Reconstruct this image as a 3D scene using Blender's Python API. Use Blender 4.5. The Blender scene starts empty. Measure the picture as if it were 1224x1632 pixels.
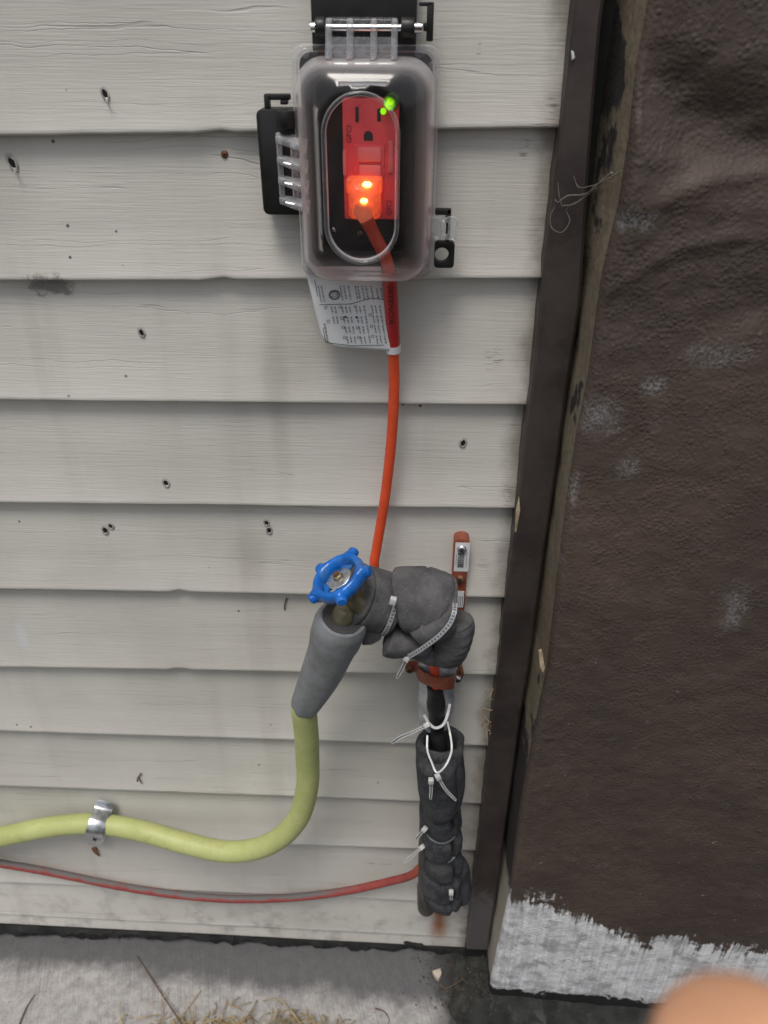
import bpy, bmesh, math, random
from mathutils import Vector, Matrix, noise
random.seed(7)
R = math.radians
scene = bpy.context.scene
C = scene.collection

# ------------------------------------------------------------------ camera
F = 1226.0
PITCH, YAW, ROLL = 0.57274, -0.03163, 0.00446
CAM = Vector((0.0, -0.48467, 0.93261))
fw = Vector((math.sin(YAW)*math.cos(PITCH), math.cos(YAW)*math.cos(PITCH), -math.sin(PITCH)))
rt = Vector((math.cos(YAW), -math.sin(YAW), 0))
up = rt.cross(fw)
A = math.cos(ROLL)*rt + math.sin(ROLL)*up
B = -math.sin(ROLL)*rt + math.cos(ROLL)*up
cd = bpy.data.cameras.new('camera')
cam = bpy.data.objects.new('camera', cd); C.objects.link(cam)
M3 = Matrix((A, B, -fw)).transposed()
cam.matrix_world = Matrix.Translation(CAM) @ M3.to_4x4()
cd.sensor_fit = 'VERTICAL'; cd.sensor_height = 24.0; cd.sensor_width = 18.0
cd.lens = 24.0*F/1632.0
cd.clip_start = 0.005; cd.clip_end = 1000
cd.dof.use_dof = True; cd.dof.focus_distance = 0.53; cd.dof.aperture_fstop = cd.lens/2.3
scene.camera = cam
scene.render.resolution_x = 768; scene.render.resolution_y = 1024

# ------------------------------------------------------------------ sky, sun, exposure
w = bpy.data.worlds.new('World'); scene.world = w; w.use_nodes = True
nt = w.node_tree; bg = nt.nodes['Background']
sky = nt.nodes.new('ShaderNodeTexSky'); sky.sky_type = 'NISHITA'; sky.sun_disc = False
SUN_EL, SUN_AZ = R(66), R(198)          # azimuth clockwise from +Y: behind and left of the photographer
sky.sun_elevation = SUN_EL; sky.sun_rotation = SUN_AZ; sky.dust_density = 3.0; sky.air_density = 1.0
hs = nt.nodes.new('ShaderNodeHueSaturation'); hs.inputs['Saturation'].default_value = 0.38   # overcast: whiter than clear sky
nt.links.new(sky.outputs[0], hs.inputs['Color']); nt.links.new(hs.outputs[0], bg.inputs[0])
bg.inputs[1].default_value = 0.10
sl = bpy.data.lights.new('sun', 'SUN'); sl.energy = 1.5; sl.angle = R(22); sl.color = (1, .95, .87)
so = bpy.data.objects.new('sun', sl); C.objects.link(so)
sd = Vector((math.sin(SUN_AZ)*math.cos(SUN_EL), math.cos(SUN_AZ)*math.cos(SUN_EL), math.sin(SUN_EL)))
so.rotation_euler = sd.to_track_quat('Z', 'Y').to_euler(); so.location = (0, -3, 4)
vs = scene.view_settings; vs.view_transform = 'Standard'; vs.look = 'None'; vs.gamma = 1; vs.exposure = 0.28
scene.cycles.transparent_max_bounces = 32; scene.cycles.max_bounces = 10

# ------------------------------------------------------------------ pixels to places
def PX(u, v, y):            # photo pixel -> point on the plane y
    d = fw + A*((u-612)/F) - B*((v-816)/F)
    return CAM + d*((y-CAM.y)/d.y)
def PZ(u, v, z):            # photo pixel -> point at height z
    d = fw + A*((u-612)/F) - B*((v-816)/F)
    return CAM + d*((z-CAM.z)/d.z)

# ------------------------------------------------------------------ materials
class NT:
    def __init__(s, name):
        s.m = bpy.data.materials.new(name); s.m.use_nodes = True
        s.t = s.m.node_tree; s.b = s.t.nodes['Principled BSDF']; s.out = s.t.nodes['Material Output']
        s.pos = s.n('ShaderNodeNewGeometry')
    def n(s, typ, **k):
        o = s.t.nodes.new(typ)
        for a, b in k.items(): setattr(o, a, b)
        return o
    def ln(s, a, b): s.t.links.new(a, b)
    def set(s, sock, val):
        if hasattr(val, 'is_linked') or hasattr(val, 'links'): s.ln(val, sock)
        else: sock.default_value = val
    def P(s): return s.pos.outputs['Position']
    def math(s, op, a, b=0.0, c=0.0, clamp=False):
        o = s.n('ShaderNodeMath', operation=op, use_clamp=clamp)
        s.set(o.inputs[0], a); s.set(o.inputs[1], b); s.set(o.inputs[2], c); return o.outputs[0]
    def scalev(s, v, sc):
        o = s.n('ShaderNodeVectorMath', operation='MULTIPLY'); s.set(o.inputs[0], v); o.inputs[1].default_value = sc; return o.outputs[0]
    def noise(s, vec=None, scale=5, detail=3, rough=.5, dist=0):
        o = s.n('ShaderNodeTexNoise'); s.set(o.inputs['Vector'], vec if vec is not None else s.P())
        o.inputs['Scale'].default_value = scale; o.inputs['Detail'].default_value = detail
        o.inputs['Roughness'].default_value = rough; o.inputs['Distortion'].default_value = dist
        return o.outputs[0]
    def step(s, x, lo, hi, a=0.0, b=1.0):
        o = s.n('ShaderNodeMapRange', interpolation_type='SMOOTHSTEP'); s.set(o.inputs[0], x)
        for i, val in enumerate((lo, hi, a, b)): s.set(o.inputs[i+1], val)
        return o.outputs[0]
    def mix(s, f, a, b, mode='MIX'):
        o = s.n('ShaderNodeMix', data_type='RGBA', blend_type=mode)
        s.set(o.inputs[0], f)
        for sock, val in ((o.inputs[6], a), (o.inputs[7], b)):
            if isinstance(val, tuple): sock.default_value = (*val, 1)
            else: s.ln(val, sock)
        return o.outputs[2]
    def bump(s, h, strength=.5, dist=.001, prev=None):
        o = s.n('ShaderNodeBump'); o.inputs['Strength'].default_value = strength; o.inputs['Distance'].default_value = dist
        s.ln(h, o.inputs['Height'])
        if prev is not None: s.ln(prev, o.inputs['Normal'])
        return o.outputs[0]
    def xyz(s, vec=None):
        o = s.n('ShaderNodeSeparateXYZ'); s.set(o.inputs[0], vec if vec is not None else s.P()); return o.outputs
    def blob(s, c, r, soft=1.0, edge=None, amt=0.0):     # 1 inside an ellipsoid round c, 0 outside
        o = s.n('ShaderNodeVectorMath', operation='SUBTRACT'); s.ln(s.P(), o.inputs[0]); o.inputs[1].default_value = c
        q = s.n('ShaderNodeVectorMath', operation='DIVIDE'); s.ln(o.outputs[0], q.inputs[0]); q.inputs[1].default_value = r
        l = s.n('ShaderNodeVectorMath', operation='LENGTH'); s.ln(q.outputs[0], l.inputs[0])
        d = l.outputs['Value']
        if edge is not None: d = s.math('ADD', d, s.math('MULTIPLY', s.math('SUBTRACT', edge, .5), amt))
        return s.step(d, 1.0, 1.0-soft)
    def col(s, c): s.set(s.b.inputs['Base Color'], (*c, 1) if isinstance(c, tuple) else c)
    def rough(s, r): s.set(s.b.inputs['Roughness'], r)
    def nrm(s, n): s.ln(n, s.b.inputs['Normal'])

def simple(name, c, rough=.5, metal=0, var=.15, vs=40, bs=0, bd=.0005, bscale=300, spec=.5, dirt=None, c2=None):
    t = NT(name)
    n = t.noise(scale=vs, detail=4, rough=.6)
    dark = tuple(x*(1-var) for x in c); light = tuple(min(1, x*(1+var)) for x in c)
    k = t.mix(t.step(n, .3, .7), dark, light)
    if c2: k = t.mix(t.step(t.noise(scale=vs*.6, detail=6, rough=.7), .5, .66), k, c2)
    if dirt: k = t.mix(t.math('MULTIPLY', t.step(t.noise(scale=dirt[1], detail=6, rough=.7), .45, .7), dirt[2]), k, dirt[0])
    t.col(k); t.rough(t.step(t.noise(scale=vs*2, detail=3), .3, .7, max(0, rough-.08), min(1, rough+.08)))
    t.b.inputs['Metallic'].default_value = metal; t.b.inputs['Specular IOR Level'].default_value = spec
    if bs: t.nrm(t.bump(t.noise(scale=bscale, detail=4, rough=.65), bs, bd))
    return t.m

def plastic_clear(name, frost, frostgraz, rough, tint=(.9, .92, .96), band=None):
    t = NT(name); t.t.nodes.remove(t.b)
    tr = t.n('ShaderNodeBsdfTransparent'); tr.inputs[0].default_value = (.96, .96, .97, 1)
    df = t.n('ShaderNodeBsdfDiffuse'); df.inputs[0].default_value = (*tint, 1)
    tl = t.n('ShaderNodeBsdfTranslucent'); tl.inputs[0].default_value = (*tint, 1)
    a1 = t.n('ShaderNodeMixShader'); a1.inputs[0].default_value = .45; t.ln(df.outputs[0], a1.inputs[1]); t.ln(tl.outputs[0], a1.inputs[2])
    gl = t.n('ShaderNodeBsdfGlossy'); gl.inputs[0].default_value = (1, 1, 1, 1); gl.inputs['Roughness'].default_value = rough
    lw = t.n('ShaderNodeLayerWeight'); lw.inputs[0].default_value = .5
    grz = t.math('POWER', lw.outputs['Facing'], 2.5)
    scr = t.noise(scale=260, detail=4, rough=.7)
    fr = t.math('ADD', t.math('MULTIPLY', grz, frostgraz), t.math('MULTIPLY', scr, frost*2), clamp=True)
    if band:                       # moulded side walls are frosted, the flat front is clear
        ny = t.n('ShaderNodeSeparateXYZ'); t.ln(t.pos.outputs['Normal'], ny.inputs[0])
        wall_ = t.step(t.math('ABSOLUTE', ny.outputs[1]), .985, .30, 0.0, frostgraz)
        fr = t.math('ADD', wall_, t.math('MULTIPLY', scr, frost*2), clamp=True)
    if band: fr = t.math('ADD', fr, t.step(t.xyz()[2], band[0], band[1], 0.0, band[2]), clamp=True)
    m1 = t.n('ShaderNodeMixShader'); t.ln(fr, m1.inputs[0]); t.ln(tr.outputs[0], m1.inputs[1]); t.ln(a1.outputs[0], m1.inputs[2])
    fn = t.n('ShaderNodeFresnel'); fn.inputs[0].default_value = 1.5
    m2 = t.n('ShaderNodeMixShader'); t.ln(fn.outputs[0], m2.inputs[0]); t.ln(m1.outputs[0], m2.inputs[1]); t.ln(gl.outputs[0], m2.inputs[2])
    t.ln(m2.outputs[0], t.out.inputs[0])
    return t.m

def emit(name, c, e, strength, rough=.3):
    t = NT(name); t.col(t.mix(t.noise(scale=200), c, tuple(x*.8 for x in c))); t.rough(rough)
    t.b.inputs['Emission Color'].default_value = (*e, 1); t.b.inputs['Emission Strength'].default_value = strength
    return t.m

def plug_mat():
    t = NT('lit_plug_plastic'); n = t.noise(scale=260, detail=3, rough=.6)
    t.col(t.mix(n, (.80, .16, .07), (.95, .32, .16))); t.rough(.18); t.nrm(t.bump(t.noise(scale=330, detail=2), .5, .001))
    t.b.inputs['Emission Color'].default_value = (1, .15, .04, 1)
    g = t.math('ADD', t.math('MULTIPLY', t.blob(PX(583, 305, -.024), (.014, .03, .016), 1.0), .55), t.step(n, .35, .7, .12, .42)); t.ln(g, t.b.inputs['Emission Strength'])
    tr = t.n('ShaderNodeBsdfTransparent'); tr.inputs[0].default_value = (1, .5, .35, 1); mx = t.n('ShaderNodeMixShader'); mx.inputs[0].default_value = .25
    t.ln(t.b.outputs[0], mx.inputs[1]); t.ln(tr.outputs[0], mx.inputs[2]); t.ln(mx.outputs[0], t.out.inputs[0]); return t.m
def led_glow():
    t = NT('green_indicator_glow'); t.col((.03, .06, .01)); t.rough(.4)  # emission paints the lamp's green glow as seen on the frosted lid
    g = t.math('MULTIPLY', t.blob(PX(620, 166, -.024), (.0042, .02, .0042), 1.0), t.step(t.noise(scale=900, detail=3), .35, .65, .45, 1.0))
    t.b.inputs['Emission Color'].default_value = (.36, 1, 0, 1); t.ln(t.math('MULTIPLY', g, 1.7), t.b.inputs['Emission Strength']); return t.m
def trim_mat():
    t = NT('dark_brown_trim_paint'); Z = t.xyz()[2]; n = t.noise(scale=18, detail=5, rough=.6); n2 = t.noise(scale=90, detail=5, rough=.7)
    c = t.mix(t.step(n, .35, .65), (.029, .022, .021), (.052, .040, .037))
    c = t.mix(t.math('MULTIPLY', t.step(n2, .62, .72), .35), c, (.075, .06, .05))
    k = t.math('MULTIPLY', t.step(t.math('ADD', Z, t.math('MULTIPLY', t.math('SUBTRACT', n2, .5), .12)), .16, .12), .8)
    c = t.mix(k, c, (.10, .093, .095)); t.col(c); t.rough(t.step(n2, .3, .7, .42, .62)); t.nrm(t.bump(t.noise(scale=180, detail=4), .35, .0006)); return t.m
def siding_mat():
    t = NT('siding_vinyl'); X, Y, Z = t.xyz()
    wob = t.math('ADD', Z, t.math('MULTIPLY', t.noise(t.scalev(t.P(), (16, 0, 40)), 1, 3, .55), .012))
    cw = t.n('ShaderNodeCombineXYZ'); t.ln(t.math('MULTIPLY', X, 1.6), cw.inputs[0]); t.ln(t.math('MULTIPLY', wob, 75), cw.inputs[2])
    n = t.noise(cw.outputs[0], 1.0, 1.5, .5, .0)
    line = t.step(t.math('PINGPONG', t.math('MULTIPLY', n, 5), .5), .0, .022, 1, 0)
    brk = t.step(t.noise(t.scalev(t.P(), (6, 0, 45)), 1, 3), .40, .56)
    line = t.math('MULTIPLY', line, brk)
    fine = t.noise(t.scalev(t.P(), (30, 30, 760)), 1, 3, .62)
    h = t.math('SUBTRACT', t.math('MULTIPLY', fine, .7), t.math('MULTIPLY', line, .6))
    t.nrm(t.bump(h, .6, .0007))
    big = t.noise(scale=6, detail=4, rough=.55)
    c = t.mix(t.step(big, .3, .72), (.505, .488, .452), (.605, .588, .55))
    streak = t.noise(t.scalev(t.P(), (22, 8, 1.6)), 1, 4, .6)
    c = t.mix(t.math('MULTIPLY', t.step(streak, .5, .75), .18), c, (.27, .245, .22))
    c = t.mix(t.math('MULTIPLY', line, .26), c, (.22, .20, .18))
    # grime in the corner by the trim, drip and painted shade under the cover, rust under the pipe, chalk mark
    e1 = t.noise(scale=38, detail=5, rough=.65)
    p1 = PX(440, 640, 0); p2 = PX(395, 890, 0); p3 = PX(701, 1468, 0); p4 = PX(30, 1015, 0); p5 = PX(75, 458, 0); p6 = PX(470, 560, 0)
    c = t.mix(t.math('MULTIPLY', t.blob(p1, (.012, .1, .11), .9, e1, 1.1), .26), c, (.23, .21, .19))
    c = t.mix(t.math('MULTIPLY', t.blob(p6, (.035, .1, .05), .9, e1, .9), .3), c, (.25, .225, .2))  # soft shade left of the tag, painted into the siding colour
    c = t.mix(t.math('MULTIPLY', t.blob(p2, (.02, .1, .035), .9, e1, .8), .3), c, (.24, .21, .19))
    c = t.mix(t.math('MULTIPLY', t.blob(p5, (.018, .1, .010), .6, t.noise(scale=150, detail=6, rough=.75), 2.4), .75), c, (.12, .115, .11))
    c = t.mix(t.math('MULTIPLY', t.blob(p4, (.008, .1, .022), .8, e1, 1.6), .4), c, (.62, .66, .72))
    c = t.mix(t.math('MULTIPLY', t.blob(p3, (.016, .1, .06), 1.0, e1, 1.0), 1.0), c, (.25, .095, .032))
    sc = t.step(t.noise(t.scalev(t.P(), (70, 1, 900)), 1, 3, .6), .52, .60)
    for (u, v, r) in ((788, 575, (.009, .1, .011)), (808, 790, (.006, .1, .012)), (770, 905, (.008, .1, .006)), (880, 168, (.006, .1, .007)), (838, 240, (.004, .1, .011)), (765, 82, (.002, .1, .006)), (600, 1385, (.02, .1, .004)), (690, 1400, (.03, .1, .05))):
        c = t.mix(t.math('MULTIPLY', t.math('MULTIPLY', t.blob(PX(u, v, 0), r, .7, e1, .8), sc), .8), c, (.10, .08, .065))
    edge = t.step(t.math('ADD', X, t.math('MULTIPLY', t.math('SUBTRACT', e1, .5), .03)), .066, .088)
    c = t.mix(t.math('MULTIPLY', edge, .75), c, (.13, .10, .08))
    spk = t.n('ShaderNodeTexVoronoi'); t.ln(t.P(), spk.inputs[0]); spk.inputs['Scale'].default_value = 62
    sp = t.math('MULTIPLY', t.step(spk.outputs['Distance'], .05, .085, 1, 0), t.step(t.noise(scale=12, detail=2), .56, .62))
    c = t.mix(t.math('MULTIPLY', sp, .85), c, (.05, .045, .04))
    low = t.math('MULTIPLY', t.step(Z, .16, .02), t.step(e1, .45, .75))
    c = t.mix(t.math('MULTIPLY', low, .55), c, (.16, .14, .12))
    t.col(c); t.rough(.55); t.b.inputs['Specular IOR Level'].default_value = .35
    return t.m

def pier_mat():
    t = NT('brown_masonry_paint'); X, Y, Z = t.xyz()
    n1 = t.noise(scale=9, detail=5, rough=.6); n2 = t.noise(scale=60, detail=6, rough=.7); n3 = t.noise(scale=420, detail=3, rough=.6)
    c = t.mix(t.step(n1, .35, .7), (.062, .046, .038), (.092, .066, .052))
    c = t.mix(t.math('MULTIPLY', t.step(n2, .58, .72), .4), c, (.115, .10, .097))
    chips = t.math('MULTIPLY', t.step(t.noise(scale=170, detail=4, rough=.6), .69, .72), t.step(Z, .62, .28, .25, 1.0))
    c = t.mix(t.math('MULTIPLY', chips, .7), c, (.26, .25, .25))
    grit = t.step(t.noise(scale=520, detail=4, rough=.7), .42, .60, .12, 1.0)
    for (u, v, r, k) in ((955, 665, (.016, .06, .02), .8), (1045, 612, (.010, .06, .009), .7), (918, 775, (.004, .06, .02), .9), (1165, 960, (.014, .06, .03), .6),
                         (1000, 745, (.010, .06, .012), .6), (1010, 350, (.02, .06, .01), .6), (885, 900, (.008, .06, .01), .6), (1150, 560, (.03, .06, .012), .5)):
        c = t.mix(t.math('MULTIPLY', t.math('MULTIPLY', t.blob(PX(u, v, -.045), r, .9, n2, 2.2), grit), k), c, (.25, .248, .26))
    # primer band along the foot, brushed edge
    br = t.noise(t.scalev(t.P(), (260, 40, 14)), 1, 5, .65)
    hb = t.step(X, .15, .24, .198, .148)
    dz = t.math('SUBTRACT', hb, Z)
    dz = t.math('ADD', dz, t.math('MULTIPLY', t.math('SUBTRACT', br, .5), .055))
    dz = t.math('ADD', dz, t.math('MULTIPLY', t.math('SUBTRACT', n2, .5), .075))
    dz = t.math('ADD', dz, t.math('MULTIPLY', t.math('SUBTRACT', t.noise(scale=24, detail=4, rough=.6), .5), .075))
    pr = t.math('MULTIPLY', t.step(dz, 0, .012), t.step(t.math('ADD', br, t.math('MULTIPLY', dz, 9)), .42, .62, .25, 1.0))
    pc = t.mix(t.step(br, .35, .65), (.54, .545, .565), (.76, .765, .785))
    pc = t.mix(t.math('MULTIPLY', t.step(n2, .50, .66), .55), pc, (.24, .23, .225))
    pc = t.mix(t.math('MULTIPLY', t.step(t.noise(scale=30, detail=5, rough=.65), .46, .62), .5), pc, (.27, .262, .27))
    c = t.mix(pr, c, pc)
    tar = t.step(t.math('ADD', Z, t.math('ADD', t.math('MULTIPLY', t.math('SUBTRACT', n2, .5), .05), t.math('MULTIPLY', t.math('SUBTRACT', n1, .5), .03))), .024, .019)
    c = t.mix(tar, c, (.016, .017, .016))
    t.col(c)
    amp = t.step(Z, .72, .9, .35, 1.0)
    vo = t.n('ShaderNodeTexVoronoi', feature='SMOOTH_F1'); vo.inputs['Scale'].default_value = 360; vo.inputs['Smoothness'].default_value = .6
    wv = t.n('ShaderNodeVectorMath', operation='ADD'); t.ln(t.P(), wv.inputs[0]); nz_ = t.n('ShaderNodeTexNoise'); nz_.inputs['Scale'].default_value = 140; t.ln(t.P(), nz_.inputs['Vector'])
    t.ln(t.scalev(nz_.outputs['Color'], (.0016, .0016, .0016)), wv.inputs[1]); t.ln(wv.outputs[0], vo.inputs['Vector'])
    lump = t.math('MULTIPLY', t.step(t.math('SUBTRACT', .75, vo.outputs['Distance']), 0, .75), t.step(t.noise(scale=70, detail=3), .35, .65, .35, 1.25))
    h = t.math('ADD', t.math('MULTIPLY', lump, .7), t.math('MULTIPLY', n3, .8))
    h = t.math('ADD', h, t.math('MULTIPLY', br, t.math('MULTIPLY', pr, .5)))
    t.nrm(t.bump(h, .55, .0010))
    t.rough(t.step(n2, .3, .7, .55, .75)); t.b.inputs['Specular IOR Level'].default_value = .38
    return t.m

def side_mat():
    t = NT('weathered_corner_mortar'); X, Y, Z = t.xyz()
    n1 = t.noise(scale=14, detail=4, rough=.6); n2 = t.noise(scale=120, detail=5, rough=.7)
    c = t.mix(t.step(n2, .35, .7), (.15, .122, .085), (.22, .182, .128))
    ov = t.step(t.math('ADD', n1, t.math('MULTIPLY', t.step(Z, .45, .25), .5)), .60, .64)
    c = t.mix(ov, c, (.026, .021, .02))
    cr = t.step(t.math('ADD', Z, t.math('MULTIPLY', t.math('SUBTRACT', n2, .5), .06)), .215, .195)
    c = t.mix(cr, c, (.33, .30, .25))
    c = t.mix(t.step(t.math('ADD', Z, t.math('MULTIPLY', n1, .04)), .052, .04), c, (.02, .02, .018))
    t.col(c); t.rough(.85); t.nrm(t.bump(t.noise(scale=260, detail=4), .6, .001))
    return t.m

def concrete_mat():
    t = NT('broomed_concrete'); X, Y, Z = t.xyz()
    sk = t.n('ShaderNodeVectorMath', operation='MULTIPLY'); 
    cmb = t.n('ShaderNodeCombineXYZ'); t.ln(t.math('ADD', X, t.math('MULTIPLY', Y, .28)), cmb.inputs[0]); t.ln(Y, cmb.inputs[1])
    br = t.noise(t.scalev(cmb.outputs[0], (520, 14, 1)), 1, 3, .6)
    n1 = t.noise(scale=16, detail=6, rough=.65); n2 = t.noise(scale=90, detail=6, rough=.7)
    c = t.mix(t.step(n2, .3, .7), (.30, .288, .282), (.47, .455, .445))
    c = t.mix(t.math('MULTIPLY', t.step(br, .5, .68), .35), c, (.17, .155, .145))
    c = t.mix(t.math('MULTIPLY', t.step(t.noise(scale=42, detail=5, rough=.7), .6, .7), .5), c, (.27, .18, .14))
    # old dirt and tar stain in a band along the wall, wider towards the corner
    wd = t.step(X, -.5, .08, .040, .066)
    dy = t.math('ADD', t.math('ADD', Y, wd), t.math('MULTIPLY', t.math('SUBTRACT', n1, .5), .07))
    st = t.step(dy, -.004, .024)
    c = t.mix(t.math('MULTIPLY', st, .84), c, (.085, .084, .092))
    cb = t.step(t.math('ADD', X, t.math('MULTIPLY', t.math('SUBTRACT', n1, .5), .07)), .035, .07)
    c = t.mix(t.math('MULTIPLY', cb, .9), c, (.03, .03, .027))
    pit = t.math('MULTIPLY', t.step(t.noise(scale=330, detail=3, rough=.6), .63, .67), .6)
    c = t.mix(pit, c, (.09, .085, .08))
    t.col(c); t.rough(.9); t.nrm(t.bump(t.math('ADD', t.math('MULTIPLY', br, .8), n2), .7, .0012))
    return t.m

def cord_dusty():
    t = NT('dusty_red_cord')
    s = t.n('ShaderNodeSeparateXYZ'); t.ln(t.pos.outputs['Normal'], s.inputs[0])
    n = t.noise(scale=60, detail=5, rough=.7)
    d = t.step(t.math('ADD', s.outputs[2], t.math('MULTIPLY', t.math('SUBTRACT', n, .5), 1.7)), .45, .95)
    X = t.xyz()[0]
    d = t.math('MULTIPLY', d, t.step(X, -.02, -.10))
    c = t.mix(t.step(n, .3, .7), (.22, .038, .034), (.32, .06, .05))
    c = t.mix(t.step(X, .012, .03), c, (.62, .13, .035))
    c = t.mix(d, c, (.13, .125, .125)); t.col(c); t.rough(.7); t.nrm(t.bump(n, .4, .0008))
    return t.m

def hose_mat():
    t = NT('lime_rubber_hose')
    n = t.noise(scale=26, detail=5, rough=.65)
    c = t.mix(t.step(n, .3, .7), (.40, .435, .16), (.485, .515, .21))
    c = t.mix(t.math('MULTIPLY', t.step(t.noise(scale=70, detail=6, rough=.75), .54, .7), .45), c, (.27, .28, .09))
    t.col(c); t.rough(.5); t.nrm(t.bump(t.noise(scale=500, detail=2), .15, .0004)); return t.m

def foam_mat(name, c0, c1):
    t = NT(name)
    n = t.noise(scale=55, detail=5, rough=.65); p = t.noise(scale=900, detail=2, rough=.5)
    c = t.mix(t.step(n, .32, .68), c0, c1)
    c = t.mix(t.math('MULTIPLY', t.step(p, .58, .66), .5), c, (.13, .13, .135))
    c = t.mix(t.math('MULTIPLY', t.step(t.noise(scale=28, detail=6, rough=.7), .58, .7), .3), c, (.10, .085, .07))
    cav = t.noise(scale=240, detail=5, rough=.75); c = t.mix(t.math('MULTIPLY', t.step(cav, .56, .66), .25), c, tuple(x*1.9 for x in c1)); t.col(c); t.rough(.85); t.nrm(t.bump(t.math('ADD', t.math('ADD', p, t.noise(scale=260, detail=4, rough=.7)), t.math('MULTIPLY', n, 1)), .6, .0008)); t.b.inputs['Specular IOR Level'].default_value = .25
    return t.m

M = dict(
 siding=siding_mat(), pier=pier_mat(), side=side_mat(), concrete=concrete_mat(), hose=hose_mat(), dcord=cord_dusty(),
 foam=foam_mat('grey_pipe_foam', (.068, .067, .071), (.118, .115, .119)), foam2=foam_mat('dark_pipe_foam', (.024, .026, .030), (.060, .062, .067)),
 trim=trim_mat(), lens=led_glow(),
 bare=simple('bare_wood', (.42, .33, .22), .8, var=.3, vs=90),
 tar=simple('black_tar', (.012, .012, .012), .8, var=.5, vs=80, bs=.9, bd=.002, bscale=220),
 asphalt=simple('dark_tarred_ground', (.022, .024, .022), .9, var=.5, vs=60, bs=.8, bd=.002, bscale=400, c2=(.05, .05, .045)),
 lawn=simple('bare_ground', (.075, .07, .05), .95, var=.4, vs=3, bs=.6, bd=.01, bscale=60, c2=(.07, .09, .04)),
 soil=simple('soil_crumbs', (.07, .055, .04), .95, var=.6, vs=300),
 hole=simple('painted_recess_shade', (.006, .006, .006), .9),  # black that paints the shade inside holes and gaps
 torn=simple('torn_vinyl', (.34, .32, .30), .6, var=.3, vs=300),
 rust=simple('rusty_steel', (.20, .10, .055), .6, metal=.6, var=.4, vs=300, bs=.4, bscale=900),
 steel=simple('zinc_steel', (.62, .64, .67), .3, metal=1, var=.15, vs=120, bs=.15, bscale=500),
 chrome=simple('bright_pin_steel', (.75, .75, .75), .18, metal=1, var=.08),
 galv=simple('galvanized_strap', (.55, .57, .59), .34, metal=1, var=.2, vs=90, bs=.2, bscale=250),
 brass=simple('dull_brass', (.20, .175, .115), .5, metal=.55, var=.3, vs=90, bs=.3, bscale=300),
 rustpipe=simple('dull_pipe', (.10, .09, .085), .6, metal=.5, var=.4, vs=60, bs=.4),
 copperpaint=simple('copper_painted_strap', (.30, .082, .045), .48, metal=.15, var=.22, vs=90, bs=.2, bscale=400, dirt=((.10, .05, .04), 90, .5)),
 blackp=simple('black_plastic', (.006, .006, .0065), .42, var=.2, bs=.08, bscale=700),
 inner=simple('box_interior', (.005, .005, .006), .6, var=.2),
 frost=plastic_clear('frosted_lid_plastic', .006, .52, .14, band=(.820, .803, .35)),
 clear=plastic_clear('clear_lid_plastic', .10, 1.5, .06),
 rib=plastic_clear('clear_rib_plastic', .24, .7, .1),
 pane=plastic_clear('clear_window_plastic', .012, .12, .05),
 gfci=simple('red_outlet_plastic', (.85, .085, .10), .32, var=.1),
 gfcid=simple('red_button_plastic', (.80, .19, .20), .35, var=.1),
 ink=simple('black_ink', (.02, .02, .022), .6),
 inkr=simple('dark_red_ink', (.13, .008, .012), .5),
 plug=plug_mat(),
 boot=emit('strain_relief_painted_glow', (.75, .20, .11), (1, .20, .09), .22, .35),  # emission paints the plug's glow onto the boot, which is no lamp
 bulb=emit('plug_neon_bulb', (1, .6, .1), (1, .40, .04), 22),
 led=emit('green_indicator', (.2, .8, .02), (.36, 1, .0), .75),
 cord=simple('orange_cord', (.66, .075, .022), .42, var=.1, vs=30, bs=.12, bscale=400, dirt=((.42, .055, .03), 50, .4)),
 glowcord=simple('orange_cord_strain_relief', (.66, .10, .04), .4, var=.1),
 paper=simple('white_tag_vinyl', (.66, .67, .69), .42, var=.04, vs=30),
 redtag=simple('red_tag_strip', (.42, .022, .022), .4, var=.1),
 blue=simple('blue_wheel_enamel', (.004, .125, .50), .28, var=.18, vs=60, bs=.12, bscale=300, dirt=((.10, .20, .26), 70, .55)),
 grip=simple('grey_rubber_grip', (.195, .21, .225), .52, var=.1, vs=30, bs=.2, bscale=500, dirt=((.11, .10, .09), 40, .6)),
 gripd=simple('grip_inner_rubber', (.05, .048, .048), .7, var=.2),
 tie=simple('white_nylon', (.52, .53, .53), .35, var=.06, vs=200),
 tieclear=simple('grey_nylon', (.30, .315, .335), .35, var=.1, vs=200),
 notch=simple('tie_notch', (.10, .10, .11), .6),
 duct=simple('silver_tape', (.48, .50, .54), .36, metal=.45, var=.3, vs=60, bs=.8, bd=.003, bscale=90),
 blacktape=simple('black_tape', (.012, .012, .013), .42, var=.3, bs=.4, bscale=150),
 straw=simple('dry_straw', (.33, .25, .14), .8, var=.4, vs=60),
 twig=simple('brown_twig', (.13, .085, .055), .85, var=.3, vs=200),
 leaf=simple('pale_leaf', (.50, .42, .36), .8, var=.15, vs=100),
 fibre=simple('grey_fibre', (.16, .145, .125), .9, var=.3, vs=200),
 skin=simple('skin', (.70, .36, .20), .5, var=.08, vs=30, bs=.2, bscale=700),
 nail=simple('fingernail', (.66, .38, .30), .3, var=.04),
)

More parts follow.
